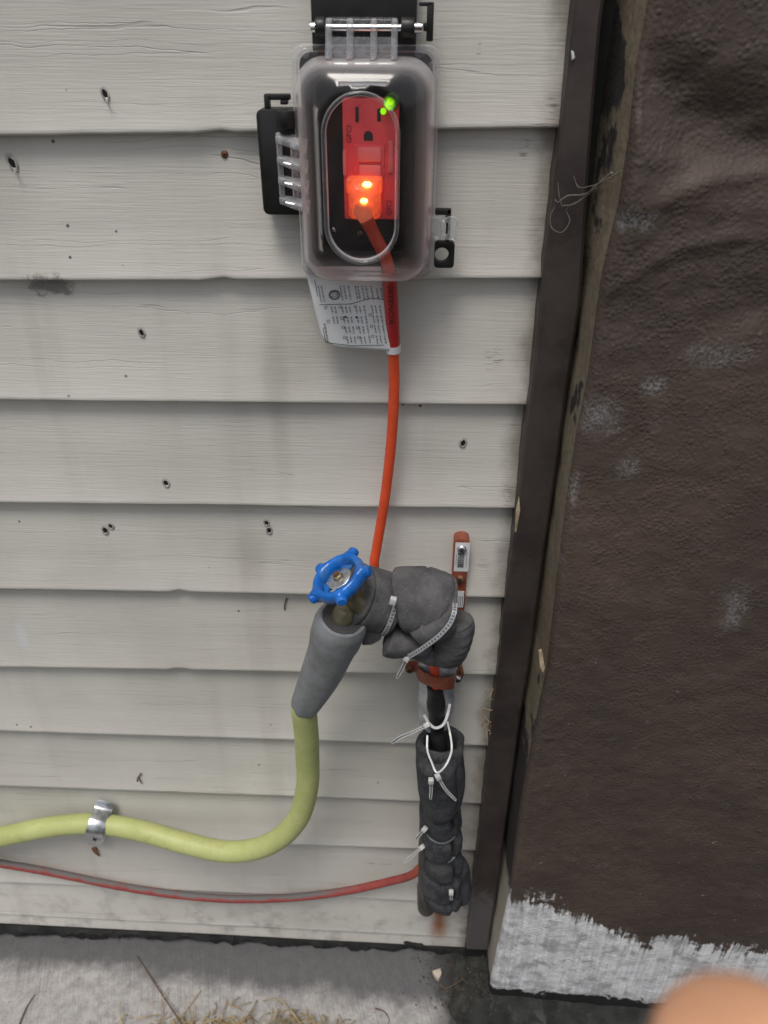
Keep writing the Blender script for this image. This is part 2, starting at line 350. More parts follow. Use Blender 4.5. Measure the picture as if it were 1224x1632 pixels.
# ------------------------------------------------------------------ mesh helpers
def wloc(o):
    v = Vector((0, 0, 0))
    while o is not None: v = v + o.location; o = o.parent
    return v
class MB:
    def __init__(s): s.v = []; s.f = []; s.mi = []
    def add(s, vs, fs, mi=0):
        o = len(s.v); s.v += [Vector(x) for x in vs]
        s.f += [tuple(i+o for i in f) for f in fs]; s.mi += [mi]*len(fs); return s
    def box(s, c, sx, sy, sz, rot=None, mi=0):
        c = Vector(c); q = []
        for x in (-.5, .5):
            for y in (-.5, .5):
                for z in (-.5, .5):
                    p = Vector((x*sx, y*sy, z*sz)); q.append(c + (rot @ p if rot else p))
        return s.add(q, [(0,1,3,2), (4,6,7,5), (0,4,5,1), (2,3,7,6), (0,2,6,4), (1,5,7,3)], mi)
    def loft(s, loops, cap0=False, cap1=False, closed=False, mi=0):
        n = len(loops[0]); vs = [p for l in loops for p in l]; fs = []
        m = len(loops)
        for k in range(m if closed else m-1):
            a = k*n; b = ((k+1) % m)*n
            for i in range(n): j = (i+1) % n; fs.append((a+i, a+j, b+j, b+i))
        if cap0: fs.append(tuple(range(n-1, -1, -1)))
        if cap1: fs.append(tuple(range((m-1)*n, m*n)))
        return s.add(vs, fs, mi)
    def tube(s, pts, r, seg=12, rf=None, caps=True, mi=0, squash=None, closed=False):
        pts = [Vector(p) for p in pts]; n = len(pts); loops = []
        fr = frames(pts, closed)
        for i, p in enumerate(pts):
            t = i/(n-1); rr = r(t) if callable(r) else r
            T, N, Bn = fr[i]; l = []
            for k in range(seg):
                a = 2*math.pi*k/seg; q = rr
                if rf: q = rr*rf(t, a)
                l.append(p + N*(q*math.cos(a)) + Bn*(q*math.sin(a)*(squash or 1)))
            loops.append(l)
        return s.loft(loops, caps and not closed, caps and not closed, closed, mi)
    def ribbon(s, pts, w, th, nrm, closed=False, mi=0):       # nrm: vector or list of outward normals
        pts = [Vector(p) for p in pts]; n = len(pts); loops = []
        for i, p in enumerate(pts):
            a = pts[(i-1) % n] if (closed or i > 0) else p; b = pts[(i+1) % n] if (closed or i < n-1) else p
            T = (b-a).normalized(); N = Vector(nrm[i] if isinstance(nrm, list) else nrm)
            N = (N - T*N.dot(T)).normalized(); W = T.cross(N)
            ww = w(i/(n-1)) if callable(w) else w
            loops.append([p+W*ww/2, p-W*ww/2, p-W*ww/2+N*th, p+W*ww/2+N*th])
        return s.loft(loops, not closed, not closed, closed, mi)
    def prism(s, loop, y0, y1, mi=0):
        return s.loft([[Vector((x, y0, z)) for x, z in loop], [Vector((x, y1, z)) for x, z in loop]], True, True, mi=mi)
    def frame(s, lo, li, y0, y1, mi=0):        # ring between two loops of equal count
        V = lambda l, y: [Vector((x, y, z)) for x, z in l]
        return s.loft([V(lo, y0), V(lo, y1), V(li, y1), V(li, y0)], closed=True, mi=mi)
    def build(s, name, mats, parent=None, bevel=0, flat=False, ang=40, sub=0):
        me = bpy.data.meshes.new(name); off = wloc(parent) if parent is not None else Vector((0, 0, 0))
        org = off
        if parent is None:
            xs = [p.x for p in s.v]; ys = [p.y for p in s.v]; zs = [p.z for p in s.v]
            org = Vector(((min(xs)+max(xs))/2, (min(ys)+max(ys))/2, min(zs)))
        me.from_pydata([p-org for p in s.v], [], s.f)
        if not isinstance(mats, (list, tuple)): mats = [mats]
        for m in mats: me.materials.append(m)
        if len(mats) > 1:
            for p, k in zip(me.polygons, s.mi): p.material_index = k
        bm = bmesh.new(); bm.from_mesh(me)
        bmesh.ops.recalc_face_normals(bm, faces=bm.faces)
        if bevel:
            ed = [e for e in bm.edges if len(e.link_faces) == 2 and e.calc_face_angle(0) > R(35)]
            bmesh.ops.bevel(bm, geom=ed, offset=bevel, segments=2, affect='EDGES', profile=.5, clamp_overlap=True)
        bm.to_mesh(me); bm.free()
        if not flat: me.shade_smooth(); me.set_sharp_from_angle(angle=R(ang))
        o = bpy.data.objects.new(name, me); C.objects.link(o)
        if parent is None: o.location = org
        else: o.parent = parent
        return o
def frames(pts, closed=False):
    n = len(pts); out = []; N = None
    for i in range(n):
        a = pts[(i-1) % n] if (closed or i > 0) else pts[i]; b = pts[(i+1) % n] if (closed or i < n-1) else pts[i]
        T = (b-a).normalized()
        if N is None:
            h = Vector((0, -1, 0)) if abs(T.y) < .9 else Vector((0, 0, 1))
            N = (h - T*h.dot(T)).normalized()
        else: N = (N - T*N.dot(T)).normalized()
        out.append((T, N, T.cross(N)))
    return out
def smooth(pts, k=8):           # Catmull-Rom through the points
    pts = [Vector(p) for p in pts]; out = []
    P = [pts[0]*2-pts[1]] + pts + [pts[-1]*2-pts[-2]]
    for i in range(1, len(P)-2):
        p0, p1, p2, p3 = P[i-1:i+3]
        for j in range(k):
            t = j/k
            out.append(.5*((2*p1)+(p2-p0)*t+(2*p0-5*p1+4*p2-p3)*t*t+(3*p1-p0-3*p2+p3)*t**3))
    out.append(pts[-1]); return out
def rrect(cx, cz, hw, hh, r, n=10):
    l = []
    for (sx, sz, a0) in ((1, 1, 0), (-1, 1, 90), (-1, -1, 180), (1, -1, 270)):
        for k in range(n):
            a = R(a0+90*k/(n-1)); l.append((cx+sx*(hw-r)+r*math.cos(a), cz+sz*(hh-r)+r*math.sin(a)))
    return l
def circ(cx, cz, r, n=40, a0=0): return [(cx+r*math.cos(a0+2*math.pi*k/n), cz+r*math.sin(a0+2*math.pi*k/n)) for k in range(n)]
def thing(name, label, cat, loc, group=None):
    o = bpy.data.objects.new(name, None); C.objects.link(o); o.location = Vector(loc); o.empty_display_size = .02
    o['label'] = label; o['category'] = cat
    if group: o['group'] = group
    return o
def tag(o, label, cat, group=None):
    o['label'] = label; o['category'] = cat
    if group: o['group'] = group
    return o
def struct(o, kind='structure'): o['kind'] = kind; return o
def ns(x, y, z, s=1): return noise.noise(Vector((x*s, y*s, z*s)))
def text2d(s):
    cu = bpy.data.curves.new('lettering', 'FONT'); cu.body = s; cu.resolution_u = 2
    o = bpy.data.objects.new('lettering', cu); C.objects.link(o)
    dg = bpy.context.evaluated_depsgraph_get(); dg.update()
    me = bpy.data.meshes.new_from_object(o.evaluated_get(dg))
    vs = [(v.co.x, v.co.y) for v in me.vertices]; fs = [tuple(p.vertices) for p in me.polygons]
    bpy.data.objects.remove(o); bpy.data.curves.remove(cu); bpy.data.meshes.remove(me)
    x0 = min(v[0] for v in vs); x1 = max(v[0] for v in vs); y0 = min(v[1] for v in vs); y1 = max(v[1] for v in vs)
    return [((x-x0)/(x1-x0), (y-y0)/(y1-y0)) for x, y in vs], fs
def screwhead(name, c, r, n, mat, parent, slot=True):
    n = Vector(n).normalized(); q = n.to_track_quat('Z', 'Y').to_matrix(); m = MB(); loops = []
    for rr, h in ((r, 0), (r, .25*r), (r*.8, .5*r), (r*.4, .62*r), (r*.02, .66*r)):
        loops.append([Vector(c)+q @ Vector((rr*math.cos(a), rr*math.sin(a), h)) for a in [2*math.pi*k/18 for k in range(18)]])
    m.loft(loops, True, True)
    if slot:
        for a in (.5, .5+math.pi/2):
            m.box(Vector(c)+n*(.60*r), r*1.05, r*.22, r*.2, q @ Matrix.Rotation(a, 3, 'Z'), 1)
    return m.build(name, [mat, M['hole']], parent)

# ------------------------------------------------------------------ ground
m = MB()
m.add([(-300, -300, -.02), (300, -300, -.02), (300, 300, -.02), (-300, 300, -.02)], [(0, 1, 2, 3)])
struct(m.build('ground', M['lawn'], flat=True))
m = MB(); m.box((-1.16, -.16, -.04), 2.66, .38, .08); struct(m.build('concrete_walk', M['concrete'], bevel=.004))
m = MB(); nx, ny = 90, 90
for j in range(ny):
    for i in range(nx):
        y = .01-.75*(j/(ny-1)); x = .066+.022*ns(y, 1, 1, 40)+.006*ns(y, 4, 1, 130)+1.2*(i/(nx-1))**1.6
        m.v.append(Vector((x, y, (.0035 if i < 6 else .001)+.004*ns(x, y, 3, 45)+.003*ns(x, y, 9, 120)-(.012 if i == 0 else 0))))
m.f = [(j*nx+i, j*nx+i+1, (j+1)*nx+i+1, (j+1)*nx+i) for j in range(ny-1) for i in range(nx-1)]; m.mi = [0]*len(m.f)
struct(m.build('tarred_ground', M['asphalt']))

# ------------------------------------------------------------------ siding wall
LAPS = {1: ((0, 217), (880, 205)), 2: ((0, 448), (850, 446)), 3: ((0, 639), (830, 647)), 4: ((0, 802.5), (815, 811.5)), 5: ((0, 940), (800, 954)),
        6: ((0, 1064), (785, 1077)), 7: ((0, 1166), (775, 1190)), 8: ((0, 1253), (750, 1281)), 9: ((0, 1332), (640, 1353)), 10: ((0, 1407), (640, 1436)),
        11: ((0, 1458), (650, 1491)), 12: ((0, 1472), (650, 1506))}
lapf = {}
for k, (a, b) in LAPS.items():
    pa, pb = PX(*a, 0), PX(*b, 0); g = (pb.z-pa.z)/(pb.x-pa.x); lapf[k] = (pa.z-g*pa.x, g)
for k in range(0, -9, -1): lapf[k] = (lapf[k+1][0]+.0848, lapf[1][1]*.5)
DENT = {2: (PX(350, 446, 0).x,), 5: (PX(285, 945, 0).x,), 6: (PX(285, 1066, 0).x,), 1: (PX(345, 205, 0).x,)}
def lapz(k, x):
    x = max(x, -.75)
    return lapf[k][0]+lapf[k][1]*x + .0006*ns(x*9, k*3.7, 0) + .00025*ns(x*45, k*7.1, 4)
X0, X1 = -1.35, .092
def course_y(k, x, s, h):          # depth of the face at height s above its lip
    t = s/h; th = .0088 if k <= 10 else (.006 if k == 11 else .004)
    y = th*(1.5*t if t < .32 else 1.5*.32+(t-.32)*.765) if k <= 10 else th*t
    return y + .0006*ns(x*5, s*12, k*2.3)
wall = thing('siding_wall', 'pale beige grey clapboard siding with wood grain emboss and nail holes', 'wall', (-.6, 0, .03))
courses = {}
PROF = [(-1, .0105), (0, .0022), (.0006, .0005), (.0018, -.0001), (.0035, .0004)]
for k in range(-8, 13):
    m = MB(); xs = []; x = X0
    while x < X1:
        xs.append(x); x += .05 if x < -.55 else .008
    xs.append(X1); rows = []
    for x in xs:
        z0 = lapz(k, x); z1 = lapz(k-1, x)+.007 if k > -8 else z0+.09
        h = z1-z0; dz = dy = 0
        for d in DENT.get(k, ()):
            e = math.exp(-((x-d)/.006)**2); dz += .0010*e; dy += .0016*e
            dz -= .0005*math.exp(-((x-d+.012)/.006)**2)
        rows.append([Vector((x, .0075, z0+.0012+dz)), Vector((x, .0022+dy, z0+dz)), Vector((x, .0004+dy, z0+.0006+dz)), Vector((x, dy, z0+.0016+dz)),
                     Vector((x, .0004+dy*.7, z0+.0034+dz*.6))] +
                    [Vector((x, .0004+course_y(k, x, h*t, h)+dy*max(0, .5-2*t), z0+h*t)) for t in (.1, .18, .26, .30, .34, .40, .55, .7, .85, 1.0)])
    n = len(rows[0]); m.v = [p for r in rows for p in r]
    m.f = [(i*n+j, (i+1)*n+j, (i+1)*n+j+1, i*n+j+1) for i in range(len(rows)-1) for j in range(n-1)]; m.mi = [0]*len(m.f)
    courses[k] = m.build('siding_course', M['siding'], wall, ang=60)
def on_wall(u, v):
    p = PX(u, v, 0)
    for _ in range(4):
        k = next((q for q in range(-8, 13) if lapz(q, p.x) <= p.z), 12)
        h = lapz(k-1, p.x)+.007-lapz(k, p.x); y = .0004+course_y(k, p.x, p.z-lapz(k, p.x), h); p = PX(u, v, y)
    return p, k
for (u, v, a, e, ang) in ((168, 150, 5.2, 1.5, 20), (20, 260, 6.5, 1.5, 25), (226, 530, 4.6, 1.2, 20), (738, 706, 5.0, 1.2, -10), (265, 770, 4.8, 1.2, 15),
                          (177, 838, 4.0, 1.1, 20), (168, 845, 4.8, 1.2, 0), (425, 833, 4.0, 1.1, 0), (429, 845, 4.4, 1.2, 0)):
    p, k = on_wall(u, v); r = a/1226*(p-CAM).dot(fw); m = MB(); ca, sa = math.cos(R(ang)), math.sin(R(ang)); lo = []
    N = 18
    for (sc, dy, nz) in ((1.55, .0002, .12), (1.25, -.0010, .25), (1.0, -.0011, .18), (.85, .0002, .1)):
        l = []
        for i in range(N):
            t = 2*math.pi*i/N; q = r*sc*(1+nz*ns(math.cos(t)*2+u, math.sin(t)*2, sc))
            x, z = q*math.cos(t)*.85, q*math.sin(t)*e
            bot = 1 if z < 0 else .35
            l.append(p+Vector((x*ca-z*sa, dy*bot-.0003, x*sa+z*ca)))
        lo.append(l)
    m.loft(lo); m.add([q+Vector((0, -.0001, 0)) for q in lo[-1]], [tuple(range(N))], 1)  # black disc on the face paints the shade inside the hole
    if a > 5: m.tube([p+Vector((.3*r, -.001, -1.5*r)), p+Vector((.9*r, -.004, -2.1*r)), p+Vector((1.9*r, -.004, -2.2*r))], lambda t: .0006*(1-t*.7), 6)
    m.build('nail_hole', [M['torn'], M['hole']], courses[k])
p, k = on_wall(358, 246); screwhead('rusty_screw', p, .0022, (.1, -1, .1), M['rust'], courses[k])

m = MB(); m.box((-.62, .026, .90), 1.48, .016, 1.72); m.build('sheathing', M['hole'], wall)
# foundation strip and tar bead below the siding
fd = thing('foundation_edge', 'black tar sealed foundation joint below the siding', 'foundation', (-.6, .01, -.02))
m = MB(); m.box((-.6, .03, .02), 1.5, .03, .12); m.build('foundation_face', M['tar'], fd)
m = MB(); m.box((.095, .012, .03), .026, .03, .09); m.build('corner_shade_block', M['hole'], fd)  # black box added for the shade of the hollow under the trim
m = MB(); pts = []; N = 260
for i in range(N):
    x = -1.3+1.40*i/(N-1); lift = max(0, (x+.02)/.1) if x > -.02 else 0
    pts.append(Vector((x, .010, .012+.005*ns(x, 0, 1, 30)+.004*ns(x, 0, 5, 110)-.008*min(1, lift))))
m.tube(pts, 1, 12, rf=lambda t, a: .0115+.005*ns(t*70, math.cos(a), math.sin(a))+.0035*ns(t*260, math.cos(a)*2, math.sin(a)*2)); m.build('tar_bead', M['tar'], fd)

# ------------------------------------------------------------------ corner trim
XT = .0816
tr = thing('corner_trim', 'dark brown painted vertical corner board between siding and masonry', 'trim', (.094, 0, .06))
m = MB(); rows = []
for i in range(260):
    z = .036+1.7*i/259; wl = .0011*ns(z*14, 1, 1)+.0009*ns(z*60, 3, 1); wr = .0015*ns(z*9, 5, 2)
    lo_ = z < .44
    f = .010+.003*max(0, min(1, (.46-z)/.2))+.0006*ns(z*20, 2, 9)
    x0, x1 = XT+wl, .1065+wr-.0110*max(0, min(1, (z-.78)/.15))
    rows.append([Vector((x0, .012, z)), Vector((x0, -f+.002, z)), Vector((x0+.0015, -f, z)), Vector((x1-.002, -f, z)), Vector((x1, -f+.002, z)), Vector((x1, .03, z))])
m.loft(rows, True, True); m.build('board', M['trim'], tr, ang=30)
def chip(par, mat, pts, y, name, lift=.001):
    m = MB(); q = [PX(u, v, y) for u, v in pts]; m.loft([q, [p*1+Vector((0, -lift, 0)) for p in q]], True, True); return m.build(name, mat, par, bevel=.0002)
chip(tr, M['bare'], [(827, 790), (829, 812), (823, 846), (820, 848), (822, 812)], -.0095, 'split_edge')
chip(tr, M['paper'], [(910, 80), (914, 82), (916, 92), (911, 96)], -.0104, 'paint_chip')

# ------------------------------------------------------------------ masonry pier
pier = thing('masonry_pier', 'dark brown painted rough masonry wall with a bare grey primer band along its foot', 'wall', (.4, -.03, 0))
FE = [(1040, 0), (1020, 100), (1003, 230), (985, 340), (962, 440), (940, 600), (920, 700), (905, 800), (890, 920), (873, 1070), (850, 1180), (830, 1290), (812, 1430), (797, 1500), (783, 1565)]
def fy(x): return -.044-.055*(x-.11)
fe = [PX(u, v, -.044) for u, v in FE]
def edge_x(z):
    if z >= fe[0].z: return fe[0].x+.001
    for a, b in zip(fe, fe[1:]):
        if b.z <= z <= a.z: return b.x+(a.x-b.x)*(z-b.z)/(a.z-b.z)
    return fe[-1].x
def relief(x, z):
    top = max(0, min(1, (z-.76)/.10))
    big = .006*noise.fractal(Vector((x*8, z*17, 2)), 1, 2, 5)*(.2+.8*top)
    ridge = (1-abs(noise.noise(Vector((x*9+3, z*20, 7)))))**7*.005*top
    ledge = .007*top*(abs(math.sin(z*34+3*ns(x*6, z*4, 1))))**8
    fine = .0011*noise.fractal(Vector((x*60, z*60, 5)), 1, 2, 3)*(.5+.6*top)+.0006*ns(x, z, 3, 190)
    return big+ridge+fine-ledge
nx, nz = 220, 330; rows = []
for j in range(nz):
    z = -.02+1.02*(j/(nz-1)) if j < nz-24 else 1.0-.0+.03*(j-nz+24)
    row = []
    for i in range(nx):
        s = (i/(nx-1))**1.35; x = edge_x(z)+(.95-edge_x(z))*s
        r = min(1, i/5.0)
        row.append(Vector((x, fy(x)-relief(x, z)*(.35+.65*r)+.006*(1-r)**2, z)))
    rows.append(row)
m = MB(); m.v = [p for r in rows for p in r]
m.f = [(j*nx+i, j*nx+i+1, (j+1)*nx+i+1, (j+1)*nx+i) for j in range(nz-1) for i in range(nx-1)]; m.mi = [0]*len(m.f)
front = m.build('front_face', M['pier'], pier, ang=180)
SE = [(1003, 0), (975, 180), (945, 330), (917, 450), (900, 640), (882, 760), (862, 880), (842, 1010), (826, 1090)]
sidez = []
m = MB(); cols = []
for j in range(nz):
    e = rows[j][0]; z = e.z; l = []
    for i in range(13):
        t = i/12; x = e.x + (.1085+.0025*ns(z*7, 3, 3)-e.x)*t + .0012*ns(t*3, z*30, 8)*math.sin(math.pi*t)
        l.append(Vector((x, e.y+(.03-e.y)*t, z)))
    cols.append(l)
m.v = [p for r in cols for p in r]; m.f = [(j*13+i, j*13+i+1, (j+1)*13+i+1, (j+1)*13+i) for j in range(nz-1) for i in range(12)]; m.mi = [0]*len(m.f)
m.build('side_face', M['side'], pier, ang=180)
chip(pier, M['bare'], [(858, 1036), (863, 1034), (868, 1062), (865, 1070), (860, 1060)], -.046, 'mortar_chip', .002)

# ------------------------------------------------------------------ weatherproof outlet cover
cv = thing('outlet_cover', 'weatherproof in-use outlet cover with frosted clear bubble lid on black base', 'outlet cover', (-.026, 0, .80))
cx, cz = -.0257, .8600
hw, hh = .0392, .0600
YB = -.013        # front of the black base
# black base
m = MB(); m.frame(rrect(cx, cz, hw-.0036, hh-.0036, .006), rrect(cx, cz, .027, .046, .008), .004, YB+.001); m.build('base_plate', M['blackp'], cv, bevel=.0006)
m = MB(); m.loft([[Vector((x, YB+.001, z)) for x, z in rrect(cx, cz, .0272, .0462, .008)], [Vector((x, .0, z)) for x, z in rrect(cx, cz, .026, .045, .008)]], False, True)
m.build('box_interior', M['inner'], cv)
# upper hinge bracket
def pr(pts, y): return [(p.x, p.z) for p in [PX(u, v, y) for u, v in pts]]
p0 = PX(497, 70, YB); p1 = PX(668, 4, YB)
topz = p0.z; ub = cv
m = MB(); m.prism([(p0.x, topz-.004), (p1.x-.001, topz-.004), (p1.x-.001, topz+.034), (p0.x, topz+.034)], .004, YB+.001)
m.build('hinge_bracket', M['blackp'], cv, bevel=.0012)
HP = PX(585, 44, -.020); hy = -.020
for u0, u1 in ((503, 519), (639, 661)):
    a = PX(u0, 44, hy); b = PX(u1, 44, hy); m = MB()
    m.tube([Vector((a.x, hy, HP.z)), Vector((b.x, hy, HP.z))], .0048, 18); m.box(((a.x+b.x)/2, (hy+YB)/2+.001, HP.z+.0005), b.x-a.x-.0006, .010, .0078)
    m.build('hinge_lug', M['blackp'], cv, bevel=.0006)
m = MB(); m.tube([Vector((PX(498, 44, hy).x, hy, HP.z)), Vector((PX(671, 44, hy).x, hy, HP.z))], .0017, 14)
for u in (499, 662, 669): q = PX(u, 44, hy); m.tube([Vector((q.x-.0011, hy, HP.z)), Vector((q.x+.0011, hy, HP.z))], .0025, 14)
m.build('hinge_pin', M['chrome'], cv)
# hook on the right of the upper bracket
m = MB()
for (a, b, c_, d) in ((668, 3, 690, 10), (681, 3, 690, 66), (675, 36, 681, 50)):
    q = PX(a, b, YB+.003); s = PX(c_, d, YB+.003); m.box(((q.x+s.x)/2, YB+.005, (q.z+s.z)/2), s.x-q.x, .006 + .0007*(b % 3), q.z-s.z)
m.build('hinge_hook', M['blackp'], cv, bevel=.0006)
# clear ribs of the lid running up to the pin
for u in (524, 558, 596, 629):
    x = PX(u, 40, hy).x; x2 = PX(u, 90, -.03).x; m = MB(); prof = []
    for (y, z) in ((hy, .0042), (hy-.0042, .001), (hy-.0045, -.004), (-.030, -.0135), (-.024, -.0165), (-.016, -.013), (-.0165, -.002), (hy+.003, .0035)): prof.append((y, HP.z+z))
    m.loft([[Vector((x-.0016, y, z)) for y, z in prof], [Vector((x+.0016, y, z)) for y, z in prof]], True, True); m.build('hinge_rib', M['rib'], cv, bevel=.0007)
m = MB(); xa = PX(522, 40, hy).x; xb = PX(631, 40, hy).x
m.add([(xa, hy-.003, HP.z-.004), (xb, hy-.003, HP.z-.004), (xb, -.024, HP.z-.0125), (xa, -.024, HP.z-.0125), (xa, hy+.001, HP.z+.0045), (xb, hy+.001, HP.z+.0045), (xb, hy+.003, HP.z+.0005), (xa, hy+.003, HP.z+.0005)],
      [(0, 1, 2, 3), (4, 5, 6, 7)])
m.build('hinge_web', M['rib'], cv)
# left hinge bracket
m = MB(); q0 = PX(414, 174, YB); q1 = PX(472, 343, YB)
xl = q0.x; m.prism([(x, z) for x, z in rrect((xl-.060)/2-.0012, (q0.z+q1.z)/2, (-.060-xl)/2+.0012, (q0.z-q1.z)/2, .0035, 6)], .004, YB)
m.build('hinge_bracket', M['blackp'], cv, bevel=.0008)
m = MB()
for (a, b, c_, d) in ((420, 150, 462, 160), (420, 152, 430, 178), (446, 160, 458, 167)):
    q = PX(a, b, YB+.002); s = PX(c_, d, YB+.002); m.box(((q.x+s.x)/2, YB+.005, (q.z+s.z)/2), s.x-q.x, .005+.0006*(b % 3), q.z-s.z)
m.build('hinge_hook', M['blackp'], cv, bevel=.0005)
lx = PX(455, 250, -.02).x; lzt = PX(450, 186, -.02).z; lzb = PX(460, 322, -.02).z
m = MB(); m.tube([Vector((lx+.001, -.017, PX(450, 180, -.02).z+.001)), Vector((lx+.001, -.017, lzt-.006))], .0050, 18); m.build('hinge_lug', M['blackp'], cv, bevel=.0006)
m = MB(); m.box((lx-.0035, -.0175, (lzt+lzb)/2-.004), .0030, .004, lzt-lzb-.008); m.box((lx+.0045, -.0165, (lzt+lzb)/2-.004), .004, .003, lzt-lzb-.010)
m.build('hinge_web', M['rib'], cv, bevel=.0008)
for k in range(4):
    z = lzt-.011+(lzb-lzt+.012)*k/3; m = MB()
    m.loft([[Vector((lx-.005, -.014, z+.0022)), Vector((lx-.005, -.0205, z+.0016)), Vector((-.058, -.027, z-.0030)), Vector((-.058, -.0175, z))],
            [Vector((lx-.005, -.014, z-.0014)), Vector((lx-.005, -.0205, z-.0020)), Vector((-.058, -.027, z-.0066)), Vector((-.058, -.0175, z-.0036))]], True, True)
    m.build('hinge_rib', M['rib'], cv, bevel=.0006)
# lid: clear flange, frosted bubble, window
YF0, YF1 = YB-.0003, YB-.0045
m = MB()
V = lambda l, y: [Vector((x, y, z)) for x, z in l]
fo, fi = rrect(cx, cz, hw, hh, .0065), rrect(cx, cz, hw-.0065, hh-.0065, .013)
m.loft([V(rrect(cx, cz, hw, hh, .0065), YF0), V(rrect(cx, cz, hw, hh, .0065), YF1+.001), V(rrect(cx, cz, hw-.0008, hh-.0008, .006), YF1), V(rrect(cx, cz, hw-.0026, hh-.0026, .006), YF1),
        V(rrect(cx, cz, hw-.0034, hh-.0034, .0065), YF1+.0022), V(rrect(cx, cz, hw-.0060, hh-.0060, .011), YF1+.0022)])
m.build('lid_flange', M['clear'], cv, ang=50)
DB = .026
m = MB(); loops = []
for (iL, iT, iB, d) in ((.0014, .0050, .0004, 0), (.0022, .0056, .0004, .005), (.0032, .0064, .0008, .010), (.0044, .0072, .0016, .0145), (.0066, .0088, .0034, .019), (.0100, .0114, .0056, .0222), (.0130, .0145, .0082, .0244), (.0160, .0172, .0104, .0257), (.018, .018, .012, .026)):
    loops.append(V(rrect(cx, cz+(iB-iT)/2, hw-iL, hh-(iT+iB)/2, max(.0085, .0165-iL*.25), 14), YF1-d))
WC = PX(575, 281, YF1-DB); wl_, wr_ = PX(515, 281, YF1-DB).x, PX(636, 281, YF1-DB).x; wt, wb = PX(575, 146, YF1-DB).z, PX(575, 420, YF1-DB).z
wcx, wcz, whw, whh = (wl_+wr_)/2, (wt+wb)/2, (wr_-wl_)/2, (wt-wb)/2
loops[-1] = V(rrect(wcx, wcz, whw+.0035, whh+.0035, whw+.0034, 14), YF1-.0262)
loops.append(V(rrect(wcx, wcz, whw, whh, whw-.0002, 14), YF1-.0262))
m.loft(loops); m.build('bubble_lid', M['frost'], cv, ang=180)
m = MB(); lo = []
for (ins, d) in ((-.0003, -.0262), (-.0001, -.0278), (.0008, -.0283), (.0016, -.0278), (.0020, -.0255), (.0022, -.0235)):
    lo.append(V(rrect(wcx, wcz, whw-ins, whh-ins, whw-ins-.0002, 14), YF1+d))
m.loft(lo); wr = m.build('window_rim', M['clear'], cv, ang=180)
m = MB(); lp = V(rrect(wcx, wcz, whw-.0022, whh-.0022, whw-.0026, 14), YF1-.0235); m.loft([lp, [p+Vector((0, .0015, 0)) for p in lp]], True, True); m.build('window_pane', M['pane'], cv, ang=30)
# screws of the base plate seen through the window, and corner screws
for u, v in ((531, 367), (574, 372)): screwhead('plate_screw', PX(u, v, -.0006), .0019, (0, -1, 0), M['steel'] if u < 550 else M['brass'], cv)
for u, v in ((668, 84), (688, 108), (486, 84)): screwhead('corner_screw', PX(u, v, YF1+.004), .0026, (0, -1, .1), M['clear'], cv, slot=False)
# latch tab and padlock eye on the right
yL = -.016
m = MB(); a = PX(694, 333, yL); b = PX(717, 385, yL)
m.box(((a.x+b.x)/2, yL+.002, a.z-.0017), b.x-a.x, .004, .0034); m.box((b.x-.0013, yL+.0017, (a.z+b.z)/2), .0026, .0034, a.z-b.z)
m.build('latch_loop', M['blackp'], cv, bevel=.0006)
a = PX(693, 346, yL-.004); b = PX(728, 383, yL-.004); m = MB()
m.frame(rrect((a.x+b.x)/2+.003, (a.z+b.z)/2, (b.x-a.x)/2-.003, (a.z-b.z)/2, .0025, 6), rrect((a.x+b.x)/2-.001, (a.z+b.z)/2, .0022, (a.z-b.z)/2-.0028, .0012, 6), yL-.001, yL-.004)
m.box((a.x+.001, yL-.001, (a.z+b.z)/2), .006, .006, a.z-b.z-.001)
m.build('latch_tab', M['rib'], cv, bevel=.0005)
a = PX(693, 385, yL); b = PX(723, 427, yL); e = PX(704, 406, yL); m = MB()
m.frame(rrect((a.x+b.x)/2, (a.z+b.z)/2, (b.x-a.x)/2, (a.z-b.z)/2, .0022, 10), circ(e.x, e.z, .0042, 40, R(0)), yL+.004, yL-.0005); m.build('padlock_eye', M['blackp'], cv, bevel=.0004)

# ------------------------------------------------------------------ outlet inside
YO = -.0105
go = thing('outlet', 'glowing red ground fault outlet inside the frosted cover', 'outlet', PX(590, 350, YO))
a = PX(545, 156, YO); b = PX(634, 350, YO); ox, oz = (a.x+b.x)/2, (a.z+b.z)/2; ow, oh = (b.x-a.x)/2, (a.z-b.z)/2
m = MB(); m.prism(rrect(ox, oz, ow, oh, .0012, 4), 0, YO); m.build('face', M['gfci'], go, bevel=.0006)
def ofb(name, u0, v0, u1, v1, d, mat, r=.0004):
    p = PX(u0, v0, YO-d); q = PX(u1, v1, YO-d); mm = MB(); mm.prism(rrect((p.x+q.x)/2, (p.z+q.z)/2, (q.x-p.x)/2, (p.z-q.z)/2, min(r, (q.x-p.x)/2.2), 4), YO+.0004, YO-d); return mm.build(name, mat, go, bevel=.0002)
ofb('slot', 566, 170, 572, 195, .0002, M['ink']); ofb('slot', 601, 173, 607, 194, .0002, M['ink'])
m = MB(); q = PX(587, 217, YO-.0002); rr = .0026
m.prism([(q.x+rr*math.cos(R(t)), q.z+rr*math.sin(R(t))) for t in range(0, 181, 15)]+[(q.x-rr, q.z-rr*.9), (q.x+rr, q.z-rr*.9)], YO+.0004, YO-.0002); m.build('ground_slot', M['ink'], go)
ofb('button_surround', 564, 231, 612, 284, .0009, M['gfci']); ofb('test_button', 570, 235, 607, 258, .0022, M['gfcid'], .0008); ofb('reset_button', 572, 263, 607, 281, .0022, M['gfcid'], .0008)
ofb('side_rib', 619, 224, 626, 276, .0008, M['gfcid']); ofb('side_rib', 546, 240, 552, 280, .0008, M['gfcid'])
